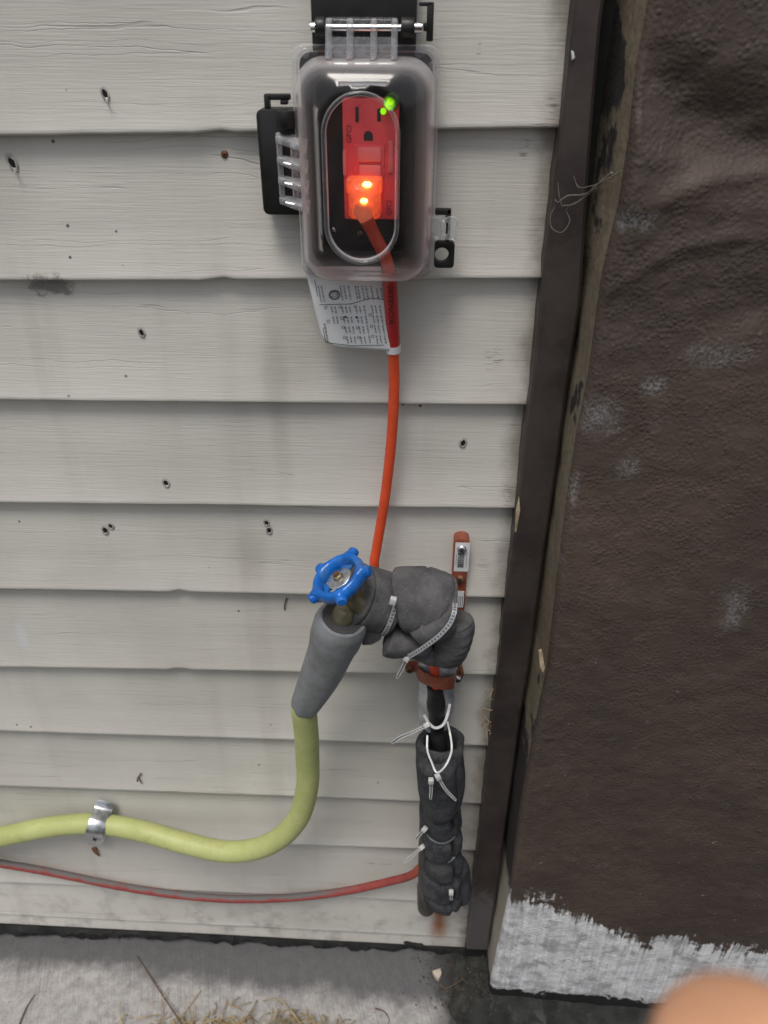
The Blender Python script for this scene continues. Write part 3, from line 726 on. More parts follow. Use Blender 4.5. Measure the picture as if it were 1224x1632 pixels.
def otext(s, u0, v0, u1, v1, name='lettering'):          # baseline from (u0,v0) along to (u1,v1) bottom-right of rotated box
    vs, fs = text2d(s); mm = MB()
    mm.add([PX(u0+(u1-u0)*y, v1+(v0-v1)*x, YO-.0003) for x, y in vs] if v0 < v1 else [], fs); return mm.build(name, M['inkr'], go, flat=True)
def vtext(s, uL, uR, vT, vB, flip, mat, par, fn, name='lettering'):
    vs, fs = text2d(s); mm = MB(); q = []
    for x, y in vs:
        if flip: q.append(fn(uL+(uR-uL)*(1-y), vB+(vT-vB)*x))     # reads upwards
        else: q.append(fn(uL+(uR-uL)*y, vT+(vB-vT)*x))             # reads downwards
    mm.add(q, fs); return mm.build(name, mat, par, flat=True)
of = lambda u, v: PX(u, v, YO-.0003)
vtext('GFCI', 552, 560, 200, 228, True, M['inkr'], go, of)
vtext('GFCI', 616, 624, 320, 343, True, M['inkr'], go, of)
m = MB(); q = PX(611, 177, YO-.001); m.tube([q, q+Vector((0, -.002, 0))], .0016, 14); m.build('indicator_lamp', M['led'], go)
m = MB(); q = PX(624, 163, -.024); m.tube([q+Vector((0, .012, 0)), q, q+Vector((0, -.0008, 0))], lambda t: .0042 if t < .8 else .0036, 24); m.build('indicator_glow', M['lens'], go)  # added glowing disc, paints the lamp's blurred glow behind the lid

# ------------------------------------------------------------------ orange cord with its lit plug and tag
oc = thing('extension_cord', 'orange extension cord hanging from lit plug down behind the foam', 'cord', PX(600, 900, -.012))
m = MB(); YP = YO-.013
a = PX(554, 285, YP); b = PX(606, 350, YP); pcx, pcz = (a.x+b.x)/2, (a.z+b.z)/2; pw, ph = (b.x-a.x)/2, (a.z-b.z)/2
lo = [V(rrect(pcx, pcz, pw*1.0, ph*1.0, .002, 6), YO-.0006), V(rrect(pcx, pcz, pw, ph, .0022, 6), YP+.004), V(rrect(pcx, pcz-.001, pw*.92, ph*.92, .003, 6), YP),
      V(rrect(pcx, pcz-.003, pw*.7, ph*.6, .003, 6), YP-.004)]
m.loft(lo, True, True); pg = m.build('plug', M['plug'], oc, bevel=.0006)
m = MB(); a = PX(552, 283, YP+.005); b = PX(609, 308, YP+.005); m.prism(rrect((a.x+b.x)/2, (a.z+b.z)/2, (b.x-a.x)/2, (a.z-b.z)/2, .0015, 5), YO-.0004, YP+.002); m.build('plug_shoulder', M['plug'], oc, bevel=.0008)
for u, v, s in ((585, 294, 1.1), (580, 320, .9)):
    m = MB(); q = PX(u, v, YP-(.0015 if v < 310 else .0045)); loops = []
    for i in range(1, 8):
        t = math.pi*i/8; loops.append([q+Vector((.0022*s*math.sin(t)*math.cos(k*.524), .001*math.sin(t)*math.sin(k*.524), .0014*s*math.cos(t))) for k in range(12)])
    m.loft(loops, True, True); m.build('neon_bulb', M['bulb'], pg)
path = smooth([PX(577, 334, YP-.001), PX(582, 345, YP-.006), PX(597, 375, -.028), PX(612, 405, -.029), PX(620, 432, -.027), PX(622, 460, -.022), PX(625, 510, -.016), PX(627, 560, -.012),
               PX(628, 620, -.010), PX(624, 700, -.010), PX(614, 790, -.010), PX(601, 870, -.012), PX(597, 905, -.015), PX(612, 955, -.012), PX(650, 1000, -.012), PX(684, 1030, -.028),
               PX(690, 1050, -.033), PX(694, 1085, -.032), PX(696, 1110, -.032)], 10)
m = MB(); m.tube(path, lambda t: .0037 if t > .09 else .0052-.0165*t, 16); m.build('cable', M['cord'], oc)
m = MB(); m.tube(smooth([PX(693, 1092, -.030), PX(695, 1120, -.031), PX(697, 1160, -.033), PX(699, 1200, -.036), PX(700, 1245, -.036)], 12), lambda t: .0068+.0014*math.exp(-((t-.27)/.07)**2)-.0012*math.exp(-((t-.52)/.05)**2)+.002*max(0, t-.5), 18,
            rf=lambda t, a: 1+.05*ns(t*14, math.cos(a), math.sin(a))); m.build('taped_connector', M['blacktape'], oc)
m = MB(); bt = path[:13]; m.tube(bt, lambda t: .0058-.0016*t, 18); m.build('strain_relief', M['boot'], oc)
# tag
def tagy(u, v): return -.0165+.0035*((632-u)/130)**2-.001*math.sin((v-445)/36)
def lab(u, v, lift=0): return PX(u, v, tagy(u, v)-lift)
TL = lambda v: 489+.235*(v-440)
m = MB(); nu, nv = 26, 26; q = []
for j in range(nv):
    v = 425+(560-425)*j/(nv-1)
    for i in range(nu):
        s = i/(nu-1); ul = TL(v); cor = max(0, v-540)/20.0; ul += 26*cor**2 if v > 540 else 0
        vv = v-(1-s)*6*max(0, (v-500)/60); ur = 612+.16*(v-455)
        q.append(lab(ul+(ur-ul)*s, vv))
m.v = q; m.f = [(j*nu+i, j*nu+i+1, (j+1)*nu+i+1, (j+1)*nu+i) for j in range(nv-1) for i in range(nu-1)]; m.mi = [0]*len(m.f)
tg = m.build('warning_tag', M['paper'], oc, ang=180)
md = tg.modifiers.new('thickness', 'SOLIDIFY'); md.thickness = .0004; md.offset = -1
m = MB(); pth = [path[i] for i in range(len(path))]
sub = [p for p in path if PX(0, 425, p.y).z > p.z > PX(625, 556, p.y).z]
m.tube(sub, .0044, 16); rs = m.build('red_strip', M['redtag'], tg)
m = MB(); bq = PX(627, 557, -.012); sub2 = [p for p in path if bq.z+.0035 > p.z > bq.z-.0022 and p.y > -.03]
m.tube(sub2, .0048, 16); m.build('tag_band', M['paper'], tg)
vtext('ADVERTENCIA', 617.5, 626, 425, 518, False, M['ink'], rs, lambda u, v: PX(u+.045*(v-470), v, -.0278+.00012*min(50, max(0, v-460))+.00008*max(0, v-510)), 'lettering')
m = MB(); L2 = lambda u, v: lab(u, v, .0006)
def stroke(u0, v0, u1, v1, wd):
    dx, dy = u1-u0, v1-v0; l = math.hypot(dx, dy); px, py = -dy/l*wd/2, dx/l*wd/2
    m.add([L2(u0+px, v0+py), L2(u1+px, v1+py), L2(u1-px, v1-py), L2(u0-px, v0-py)], [(0, 1, 2, 3)])
def words(u, v0, v1, wd=2.2):            # column of small print running downwards, tilted with the tag
    v = v0
    while v < v1:
        n = random.choice((2.2, 3.5, 5)); n = min(n, v1-v); vv = v
        while vv < v+n:
            stroke(u+.19*(vv-v0)-wd/2, vv, u+.19*(vv-v0)+wd/2, vv, .75); vv += 1.25
        v += n+1.4
for u in (507, 512, 542, 548, 555, 566, 570, 577, 583, 591, 600, 607): words(u, 456 if u < 600 else 460, 481 if u < 530 else 478)
for r_, (v0) in enumerate((489, 505, 521, 537)):
    for i, u in enumerate((528, 534, 545, 551, 557, 567, 573, 580, 592, 598, 605)):
        if i < 2 and r_ > 1: continue
        words(u+r_*2.6, v0-(2 if i > 6 else 0), v0+11)
words(517, 516, 546, 2.6)
stroke(501.5, 446, 519, 546, .9); stroke(519, 546, 560, 551, .9); stroke(560, 551, 612, 550, .9); stroke(509, 485.5, 558, 484.5, .9); stroke(558, 484.5, 592, 475, .9); stroke(592, 475, 612, 477.5, .9)
for (u, v) in ((519, 490), (523, 512), (542, 489.5), (566, 488.5), (545, 507), (547, 522), (549, 538), (569.5, 522), (571.5, 538), (590, 502), (592, 520), (594, 536)):
    for (x0, y0, x1, y1) in ((-1.9, -1.9, 1.9, -1.9), (1.9, -1.9, 1.9, 1.9), (1.9, 1.9, -1.9, 1.9), (-1.9, 1.9, -1.9, -1.9)): stroke(u+x0, v+y0, u+x1, v+y1, .6)
for (u, v) in ((550.5, 505), (568, 505.5)):
    m.add([L2(u+1.9*math.cos(k), v+1.7*math.sin(k)) for k in [2*math.pi*i/10 for i in range(10)]], [tuple(range(10))])
for rr, wd in ((8.6, 1.1), (6.9, .8)):
    for i in range(28):
        t0, t1 = 2*math.pi*i/28, 2*math.pi*(i+1)/28; stroke(533+rr*math.cos(t0), 470+rr*.86*math.sin(t0), 533+rr*math.cos(t1), 470+rr*.86*math.sin(t1), wd)
m.build('printed_text', M['ink'], tg, flat=True)
vtext('ETL', 528.5, 538, 465, 475, False, M['ink'], tg, L2)

# ------------------------------------------------------------------ water pipe, strap and tapes
XP = PX(697, 1090, -.03).x
wp = thing('water_pipe', 'thin vertical supply pipe wrapped in silver tape beside the corner', 'pipe', (XP, -.028, .0))
zb = PX(705, 1460, -.035).z
el = [PX(640, 968, -.052), PX(672, 972, -.05), PX(692, 985, -.042), PX(698, 1005, -.034), Vector((XP, -.016, .50)), Vector((XP, -.014, .44)), Vector((XP, -.024, .34)), Vector((XP, -.030, .25)), Vector((XP+.002, -.030, zb+.02)), Vector((XP+.002, -.020, zb-.004)), Vector((XP+.002, .02, zb-.010))]
m = MB(); m.tube(smooth(el, 8), .0092, 18); m.build('pipe', M['rustpipe'], wp)
m = MB(); t0 = PX(697, 1050, -.022); t1 = PX(697, 1160, -.022); N = 40
m.tube([Vector((XP+.0005, -.0155, t0.z+(t1.z-t0.z)*i/(N-1))) for i in range(N)], lambda t: .0152-.0025*max(0, t-.75)/.25, 36,
       rf=lambda t, a: 1+.07*ns(math.cos(a)*2, math.sin(a)*2, t*5)+.06*(1-abs(ns(math.cos(a)*3, math.sin(a)*3, t*7)))**5)
m.build('tape_wrap', M['duct'], wp, ang=50)
# copper coloured two hole strap
zs = PX(655, 1064, -.004).z+.001; zr = PX(728, 1078, -.004).z
st = thing('pipe_strap', 'copper brown two hole pipe strap screwed to siding under the foam elbow', 'strap', (XP, -.004, zr))
lft = PX(655, 1063, -.005); rgt = PX(727, 1078, -.005); 
px_, yf = XP-.0005, -.0385; zf = PX(694, 1087, yf).z
arc = []; nr = []
zc = lambda x: lft.z+(rgt.z-lft.z)*(x-lft.x)/(rgt.x-lft.x)
zc0 = zc
prof = [(lft.x-.006, -.003), (lft.x, -.003), (lft.x+.006, -.004), (px_-.0150, -.008), (px_-.0146, -.016)]
for i in range(13):
    t = math.pi-math.pi*i/12; prof.append((px_+.0142*math.cos(t), -.020-(abs(yf)-.020)*math.sin(t)))
prof += [(px_+.0146, -.016), (px_+.0150, -.008), (rgt.x-.006, -.004), (rgt.x, -.003), (rgt.x+.006, -.003)]
pts = smooth([Vector((x, y, zc(x)+(zf-zc(px_))*max(0, (-y-.003)/(-yf-.003)))) for x, y in prof], 4)
m = MB(); cen = Vector((px_, .03, zc(px_))); n_ = []
for i, p in enumerate(pts):
    T = (pts[min(i+1, len(pts)-1)]-pts[max(i-1, 0)]).normalized(); n_.append(T.cross(Vector((0, 0, 1))))
m.ribbon(pts, lambda t: .0115*min(1, .55+8*min(t, 1-t)), .0014, n_); m.build('band', M['copperpaint'], st, bevel=.0004)
screwhead('screw', lft+Vector((-.001, -.003, 0)), .0036, (0, -1, .15), M['rust'], st); screwhead('screw', rgt+Vector((.001, -.003, 0)), .0036, (0, -1, .15), M['steel'], st)
m = MB(); q = rgt+Vector((.003, -.001, .007)); m.tube([q+Vector((0, .01, 0)), q+Vector((.001, -.006, .002))], .0020, 10); m.build('spare_screw', M['rust'], st)
# flat hanger bar with two stickers
a = PX(736, 858, -.003); b = PX(727, 1000, -.003); xb_ = (a.x+b.x)/2
hb = thing('hanger_bar', 'copper brown flat metal hanger bar with barcode sticker screwed above the elbow', 'bracket', (xb_, -.003, b.z))
bw = (PX(747, 900, -.003).x-PX(723, 900, -.003).x)/2
m = MB(); lp = [(xb_+bw*math.cos(R(t)), a.z-bw*.6+bw*.6*math.sin(R(t))) for t in range(0, 181, 15)]+[(xb_-bw, b.z), (xb_+bw, b.z)]
m.prism(lp, .008, -.0035); m.build('bar', M['copperpaint'], hb, bevel=.0007)
def sticker(u0, v0, u1, v1, bars):
    p = PX(u0, v0, -.0038); q = PX(u1, v1, -.0038); mm = MB(); mm.prism([(p.x, q.z), (q.x, q.z), (q.x, p.z), (p.x, p.z)], -.0034, -.0038); s = mm.build('sticker', M['paper'], hb)
    mm = MB(); g = lambda fx, fz: Vector((p.x+(q.x-p.x)*fx, -.00392, p.z+(q.z-p.z)*fz))
    for (x0, z0, x1, z1) in bars: mm.add([g(x0, z0), g(x1, z0), g(x1, z1), g(x0, z1)], [(0, 1, 2, 3)])
    mm.build('printed_bars', M['ink'], s, flat=True)
bars = []; z = .36
while z < .84:
    h = random.choice((.012, .02, .035)); bars.append((.22, z, .66, z+h)); z += h+random.choice((.012, .02))
bars += [(.10, .4+.04*i, .14, .425+.04*i) for i in range(10)]+[(.80, .3+.04*i, .84, .32+.04*i) for i in range(14)]
sticker(726, 865, 746, 911, bars)
sticker(721.5, 942, 738, 968, [(.12+.15*i, .3, .17+.15*i, .95) for i in range(6)])
screwhead('screw', PX(736, 875, -.0042), .0036, (0, -1, .2), M['steel'], hb); screwhead('screw', PX(733, 923, -.004), .0034, (0, -1, .2), M['rust'], hb)

# ------------------------------------------------------------------ foam on the elbow
fo_ = thing('elbow_insulation', 'bulging grey foam insulation bundled round the faucet elbow with ties', 'pipe insulation', PX(690, 1055, -.05))
def foam(pts, r, mat, par, seg=44, k=10, lump=.06, slit=None, seed=0, endr=.25, name='foam_section', squash=None, ex=None):
    p = smooth(pts, k); m = MB()
    def rr(t):
        e = min(t, 1-t); q = 1-(1-min(1, e/.10))**2*endr
        return (r(t) if callable(r) else r)*q
    def rf(t, a):
        g = 1+lump*ns(math.cos(a)*1.6+seed, math.sin(a)*1.6, t*4+seed)+lump*.3*ns(math.cos(a)*5, math.sin(a)*5+seed, t*12)
        if slit:
            for (a0, wd, dp) in slit:
                dd = (a-a0-.25*ns(t*3, seed, 1)+math.pi) % (2*math.pi)-math.pi; g -= dp*math.exp(-(dd/wd)**2)
        if ex: g += ex(t, a)
        return g
    fr_ = frames(p); loops = []; n = len(p)
    def ring(i, sc, dx=0):
        T, N, Bn = fr_[i]; t = i/(n-1)
        return [p[i]+T*dx+(N*math.cos(a)+Bn*math.sin(a)*(squash or 1))*(rr(t)*rf(t, a)*sc) for a in [2*math.pi*q/seg for q in range(seg)]]
    loops.append(ring(0, .35, .004)); loops.append(ring(0, .75, -.001))
    for i in range(n): loops.append(ring(i, 1))
    loops.append(ring(n-1, .75, .001)); loops.append(ring(n-1, .35, -.003))
    m.loft(loops, True, True); return m.build(name, mat, par, ang=70), p, rr
def dent(t0, w_, d): return lambda t, a: -d*math.exp(-((t-t0)/w_)**2)
# middle wrap, collar at the faucet, bulb round the elbow, roll underneath, loose flap
foam([PX(634, 957, -.054), PX(650, 955, -.054), PX(672, 957, -.053), PX(692, 961, -.052), PX(705, 965, -.051)], lambda t: .0232+.0012*math.sin(t*3.1), M['foam'], fo_, lump=.05, seed=3, slit=[(.55, .04, .06)], endr=.12,
     ex=lambda t, a: -.05*math.exp(-((t-.42-.10*math.sin(a*2))/.022)**2)-.06*math.exp(-((t-.72+.16*math.sin(a))/.025)**2))
foam([PX(559, 946, -.063), PX(576, 951, -.060), PX(604, 958, -.055), PX(630, 965, -.054)], lambda t: .0232-.0006*t, M['foam'], fo_, lump=.035, seed=8, endr=.10, slit=[(.95, .04, .10)],
     ex=lambda t, a: -.07*math.exp(-((t-.86)/.06)**2)-.08*math.exp(-((t-.20)/.022)**2))
foam([PX(664, 1002, -.0635), PX(684, 992, -.0645), PX(698, 982, -.0625), PX(710, 973, -.060)], lambda t: .0145+.0015*math.sin(t*3), M['foam'], fo_, lump=.05, seed=23, endr=.15, slit=[(2.2, .06, .08)])
foam([PX(722, 984, -.052), PX(722, 1002, -.053), PX(716, 1023, -.050), PX(707, 1041, -.046)], lambda t: .0142+.0022*math.sin(t*2.6), M['foam'], fo_, lump=.06, seed=12, endr=.18, slit=[(.9, .05, .08)],
     ex=lambda t, a: -.03*math.cos(14*t*3.14)*math.exp(-((a-5.6)/.6)**2))
foam([PX(660, 1030, -.060), PX(680, 1040, -.056), PX(700, 1045, -.050)], lambda t: .0085, M['foam'], fo_, lump=.12, seed=31, endr=.35)
foam([PX(616, 1017, -.064), PX(630, 1021, -.064), PX(655, 1026, -.063), PX(684, 1036, -.060)], lambda t: .0136-.0066*t*t, M['foam'], fo_, lump=.06, seed=19, endr=.45)
m = MB(); fl = [PX(u, v, -.072) for u, v in ((577, 998), (610, 996), (611, 1008), (606, 1022), (592, 1029), (576, 1030), (580, 1016))]
m.loft([fl, [p+Vector((.001, .012, .001)) for p in fl]], True, True); m.build('foam_flap', M['foam'], fo_, bevel=.0015)

# ------------------------------------------------------------------ sleeve on the lower pipe
lo_s = thing('pipe_sleeve', 'dark grey slit foam sleeve on the lower pipe cinched with ties', 'pipe insulation', PX(705, 1445, -.03))
cen = [PX(703, 1180, -.036), PX(703, 1215, -.037), PX(704, 1260, -.037), PX(703, 1300, -.036), PX(704, 1340, -.035), PX(705, 1380, -.034), PX(705, 1408, -.034), PX(705, 1428, -.034)]
TIES = (.36, .50, .62, .73, .89)
def slr(t):
    b = .0196+.0008*math.sin(t*9)
    for q in TIES: b -= .0044*math.exp(-((t-q)/.020)**2)
    return b+.0016*abs(ns(t*9, 2, 2))+.0012*max(0, t-.8)
sp = smooth(cen, 14); n = len(sp); frs = frames(sp); m = MB(); seg = 120; loops = []
def sring(i, sc, dz=0):
    T, N, Bn = frs[i]; t = i/(n-1); o = []
    for q in range(seg):
        a = 2*math.pi*q/seg; r_ = slr(t)*sc
        seg_ = sum(1 for q in TIES if t > q); g = 1+.045*math.sin(2*a+t*22)*min(1, t*3)+.10*ns(math.cos(a)*1.5, math.sin(a)*1.5, t*5)+.09*ns(math.cos(a)*1.3+seg_*5.1, math.sin(a)*1.3, seg_*3.7)+.025*ns(math.cos(a)*5, math.sin(a)*5, t*18)
        sl0 = -.62+.12*math.sin(t*8); dd = (a-sl0+math.pi) % (2*math.pi)-math.pi
        if t > .3: g -= .62*math.exp(-(dd/.09)**2)*min(1, (t-.3)*6)*(.55+.45*math.sin(t*38))
        for tq in TIES:
            g -= 0.035*math.exp(-((t-tq-.012*math.cos(a))/.010)**2)
        o.append(sp[i]+(N*math.cos(a)+Bn*math.sin(a))*(r_*g)+T*dz)
    return o
for i in (16, 10, 5, 2): loops.append(sring(i, .66))
loops.append(sring(0, .70)); loops.append(sring(0, .86, -.002))
for i in range(n): loops.append(sring(i, 1 if i > 0 else .97))
loops.append(sring(n-1, .8, .004)); loops.append(sring(n-1, .45, .006)); m.loft(loops, True, True); m.build('foam_tube', M['foam2'], lo_s, ang=75)
foam([PX(696, 1212, -.054), PX(697, 1238, -.056), PX(699, 1265, -.056), PX(703, 1300, -.052)], lambda t: .0135-.002*t, M['foam2'], lo_s, lump=.10, seed=41, endr=.4, squash=1.25, name='foam_flap')
foam([PX(727, 1375, -.030), PX(732, 1400, -.030), PX(734, 1432, -.030)], lambda t: .0115, M['foam2'], lo_s, lump=.1, seed=47, endr=.3, name='foam_flap')

# ------------------------------------------------------------------ cable ties
def head(m, p, d, n, s=.0052, mi=0):
    d = Vector(d).normalized(); n = Vector(n); n = (n-d*n.dot(d)).normalized(); w_ = d.cross(n)
    m.box(Vector(p)+n*.0016, s, s*.85, .0040, Matrix((d, w_, n)).transposed(), mi)
def tie(label, strap, heads, tail, mat, width=.0033, notch=False, closed=False, nrm=None, hs=.0052):
    o = thing('cable_tie', label, 'cable tie', heads[0], 'nylon cable ties on the pipe')
    vd = lambda p: (CAM-Vector(p)).normalized()
    if strap:
        p = smooth(strap, 8) if not closed else strap
        nn = nrm if nrm else [vd(q) for q in p]
        m = MB(); m.ribbon(p, width, .0009, nn, closed); s = m.build('strap', mat, o, ang=50)
        if notch:
            m = MB()
            L = len(p)
            for i in range(0, L-1, notch):
                a, b = p[i], p[(i+1) % L]; T = (b-a).normalized(); N = Vector(nn[i]); N = (N-T*N.dot(T)).normalized(); W = T.cross(N)
                c_ = (a+b)/2+N*.00092; m.box(c_, .0012, width*.52, .0003, Matrix((T, W, N)).transposed())
            m.build('notches', M['notch'], s)
    hd = Vector(heads[1])-Vector(heads[0])
    m = MB(); head(m, heads[0], hd, vd(heads[0]), hs); m.build('head', M['tie'], o, bevel=.0006)
    if tail:
        p = smooth(tail, 6); m = MB(); nn = [vd(q) for q in p]; m.ribbon(p, lambda t: .0026*(1-.35*max(0, t-.85)/.15), .0009, nn); tl = m.build('tail', M['tie'], o, ang=50)
        m = MB()
        for i in range(1, len(p)-1, 1):
            T = (p[i+1]-p[i-1]).normalized(); N = nn[i]; N = (N-T*N.dot(T)).normalized(); W = T.cross(N)
            m.box(p[i]+N*.0010, .0014, .0013, .0004, Matrix((T, W, N)).transposed())
        m.build('notches', M['notch'], tl)
    return o
def ringpath(c, ax, r, n=44, ry=1.0):
    ax = Vector(ax).normalized(); h = Vector((0, -1, 0)); N = (h-ax*h.dot(ax)).normalized(); Bn = ax.cross(N)
    return [Vector(c)+N*(r*math.cos(2*math.pi*k/n))+Bn*(r*ry*math.sin(2*math.pi*k/n)) for k in range(n)], [N*math.cos(2*math.pi*k/n)+Bn*math.sin(2*math.pi*k/n) for k in range(n)]
c0 = PX(621, 963, -.0545); ax0 = PX(640, 968, -.0545)-PX(600, 957, -.0545)
rp, rn = ringpath(c0, ax0, .0222, 56)
tie('grey nylon tie round the foam collar, white square head in front', rp, (PX(627, 955, -.0785), PX(620, 985, -.0785)), None, M['tieclear'], notch=1, closed=True, nrm=rn)
tie('grey nylon tie slanting round the foam bulb, its white tail hanging below', [PX(725, 962, -.068), PX(724, 976, -.076), PX(716, 995, -.080), PX(700, 1013, -.081), PX(682, 1027, -.080), PX(666, 1038, -.078), PX(652, 1046, -.075)],
    (PX(650, 1047, -.071), PX(640, 1062, -.070)), [PX(650, 1048, -.070), PX(642, 1063, -.070), PX(633, 1080, -.069)], M['tieclear'], notch=2)
tie('white tie round black tape, long notched tail sticking out to the side', [PX(676, 1140, -.034), PX(684, 1153, -.041), PX(694, 1160, -.0435), PX(706, 1155, -.041), PX(713, 1140, -.034), PX(717, 1122, -.027)],
    (PX(681, 1155, -.043), PX(665, 1163, -.045)), [PX(678, 1157, -.043), PX(655, 1168, -.045), PX(638, 1175, -.046), PX(625, 1184, -.047)], M['tie'], width=.0022)
tie('white tie in a long open loop over the sleeve mouth', [PX(681, 1172, -.046), PX(681, 1195, -.056), PX(688, 1215, -.066), PX(696, 1231, -.0735), PX(708, 1223, -.069), PX(717, 1206, -.062), PX(720, 1190, -.056), PX(717, 1168, -.046), PX(713, 1150, -.040)],
    (PX(697, 1236, -.0735), PX(704, 1250, -.0735)), [PX(699, 1240, -.0735), PX(710, 1258, -.0735), PX(726, 1275, -.071)], M['tie'], width=.0015)
tie('small white tie head with short tail straight down on the upper sleeve', None, (PX(687, 1242, -.0715), PX(687, 1256, -.071)), [PX(687, 1246, -.070), PX(687, 1260, -.072), PX(686, 1273, -.073)], M['tie'])
def sleeve_tie(label, t, hp, tp, rot=.012):
    i = int(t*(n-1)); rp, rn = ringpath(sp[i], frs[i][0], slr(t)*.96, 48)
    tie(label, rp, (hp, tp), [hp, (Vector(hp)+Vector(tp))/2, tp], M['tieclear'], closed=True, nrm=rn)
sleeve_tie('tie on mid sleeve, white head, short tail slanting down towards siding', TIES[1], PX(678, 1320, -.050), PX(663, 1337, -.050))
sleeve_tie('tie on lower sleeve, head and long tail pointing at the red cord', TIES[2], PX(674, 1349, -.045), PX(645, 1374, -.046))
sleeve_tie('tie near the sleeve foot, white head in front of the slit', TIES[4], PX(719, 1420, -.058), PX(719, 1434, -.059))

# ------------------------------------------------------------------ faucet and hose
NW = Vector((-.4735, -.1339, .8706)).normalized()
WCn = PX(541, 922, -.080)
fc = thing('faucet', 'outdoor faucet with blue lobed wheel handle and dull brass body', 'faucet', PX(555, 985, -.07))
Xw = A-NW*A.dot(NW); Xw.normalize(); Yw = NW.cross(Xw)
# phase: first lobe seen at pixel offset (23,-36)
best = min([i*2*math.pi/360 for i in range(360)], key=lambda t: (lambda d: -((d.dot(A)*23+d.dot(B)*36)))(Xw*math.cos(t)+Yw*math.sin(t)) )
def lobepx(t):
    d = Xw*math.cos(t)+Yw*math.sin(t); return d.dot(A), -d.dot(B)
def err(t):
    tgt = ((23, -36), (45, -12), (8, 33), (-40, 32), (-30, -10)); e1 = e2 = 0
    for k, (a, b) in enumerate(tgt):
        for sgn in (1, -1):
            q = lobepx(t+sgn*k*2*math.pi/5); e = (q[0]*51-a)**2+(q[1]*51-b)**2
            if sgn == 1: e1 += e
            else: e2 += e
    return min(e1, e2)
best = min([i*R(1) for i in range(360)], key=err)
RW = .0178
def W(t, r, h): return WCn+(Xw*math.cos(t)+Yw*math.sin(t))*r+NW*h
m = MB(); loops = []; N = 90
for i in range(N):
    t = 2*math.pi*i/N; dl = ((t-best+math.pi/5) % (2*math.pi/5))-math.pi/5
    lob = math.exp(-(dl/.15)**2); ro = .0192+.0035*lob; ri = .0136
    hgt = .0052+.0006*lob
    loops.append([W(t, r, h) for r, h in ((ri, -hgt*.7), (ri, hgt*.5), (ri+.0012, hgt*.85), ((ri+ro)/2, hgt), (ro-.0009, hgt*.8), (ro, hgt*.2), (ro-.0004, -hgt*.6), ((ri+ro)/2, -hgt))])
m.loft(loops, closed=True); wh = m.build('wheel_handle', M['blue'], fc, ang=55)
m = MB()
for k in range(5):
    t = best+k*2*math.pi/5; q0 = W(t, .0185, .0005); q1 = W(t, .0232, .0008); m.tube([q0, (q0+q1)/2, q1, W(t, .0243, .0008)], lambda s: .0040-.0004*s if s < .9 else .0026, 14)
m.build('lobe_tips', M['blue'], wh)
for k in range(3):
    t = best+R(8)+k*2*math.pi/3; m = MB()
    m.loft([[W(t+s*a_/r, r, h) for s, h in ((-1, -.0035), (1, -.0035), (1, -.0015), (-1, -.0015))] for r, a_ in ((.004, .0036), (.009, .0034), (.0142, .0052))], True, True); m.build('spoke', M['blue'], wh, bevel=.0006)
m = MB(); m.tube([W(0, 0, -.004), W(0, 0, 0)], .0062, 24); m.build('hub', M['blue'], wh)
m = MB(); m.tube([W(0, 0, 0), W(0, 0, .0007), W(0, 0, .0010)], lambda t: .0092 if t < .8 else .0088, 28); m.build('name_disc', M['steel'], wh)
m = MB(); m.tube([W(0, 0, .0008), W(0, 0, .0034), W(0, 0, .0040)], lambda t: .0036 if t < .7 else .0028, 6); m.build('handle_nut', M['brass'], wh)
m = MB(); m.tube([W(0, 0, .0038), W(0, 0, .0055)], .0020, 12); m.build('stem_end', M['rust'], wh)
bd0 = WCn-NW*.030
m = MB(); m.tube([W(0, 0, -.003), W(0, 0, -.014), W(0, 0, -.015), W(0, 0, -.022), W(0, 0, -.023), W(0, 0, -.034)], lambda t: (.0042, .0042, .0062, .0062, .0068, .0070)[min(5, int(t*5+.5))], 20); m.build('stem_packing', M['brass'], fc)
ge0, ge1 = PX(546, 984, -.078), PX(486, 1126, -.058)
m = MB(); m.tube(smooth([PX(576, 956, -.058), PX(564, 965, -.064), PX(554, 975, -.072), ge0+(ge0-ge1)*.02, ge0+(ge1-ge0)*.18], 6), lambda t: .0080, 20); m.build('spout', M['brass'], fc)
m = MB(); m.tube([PX(574, 955, -.060), PX(585, 960, -.058), PX(618, 966, -.055)], .0105, 20); m.build('body', M['brass'], fc)

hz = thing('garden_hose', 'lime green garden hose with grey rubber grip curving along the siding', 'hose', PX(490, 1140, -.05))
dv = (ge1-ge0); N = 30; gp = [ge0+dv*(i/(N-1))+Vector((.0018*math.sin(math.pi*i/(N-1)), 0, 0)) for i in range(N)]
def gr(t): 
    pts_ = ((0, .0166), (.05, .0190), (.20, .0188), (.29, .0172), (.38, .0166), (.5, .0160), (.7, .0146), (.88, .0128), (.96, .0120), (1, .0108))
    for (a_, b_), (c_, d_) in zip(pts_, pts_[1:]):
        if a_ <= t <= c_: return b_+(d_-b_)*(t-a_)/(c_-a_)
    return .0108
gf = frames(gp); m = MB(); loops = []
def gring(i, r, off=0): 
    T, Nn, Bn = gf[i]; return [gp[i]+T*off+(Nn*math.cos(a)+Bn*math.sin(a))*(r*(1+.06*max(0, i/N-.3)*math.cos(6*a+4*i/N))) for a in [2*math.pi*q/36 for q in range(36)]]
loops += [gring(3, .0125, .004), gring(0, .0128, .004), gring(0, .0140, -.0004)]
for i in range(N): loops.append(gring(i, gr(i/(N-1))))
loops.append(gring(N-1, .009, .002)); m.loft(loops, False, True); m.build('grip', M['grip'], hz, ang=50)
m = MB(); m.tube([gp[0]-dv.normalized()*.0008, gp[1]], .0146, 30, rf=lambda t, a: 1+.06*ns(math.cos(a)*3, math.sin(a)*3, 2)); m.build('coupling_washer', M['gripd'], hz)
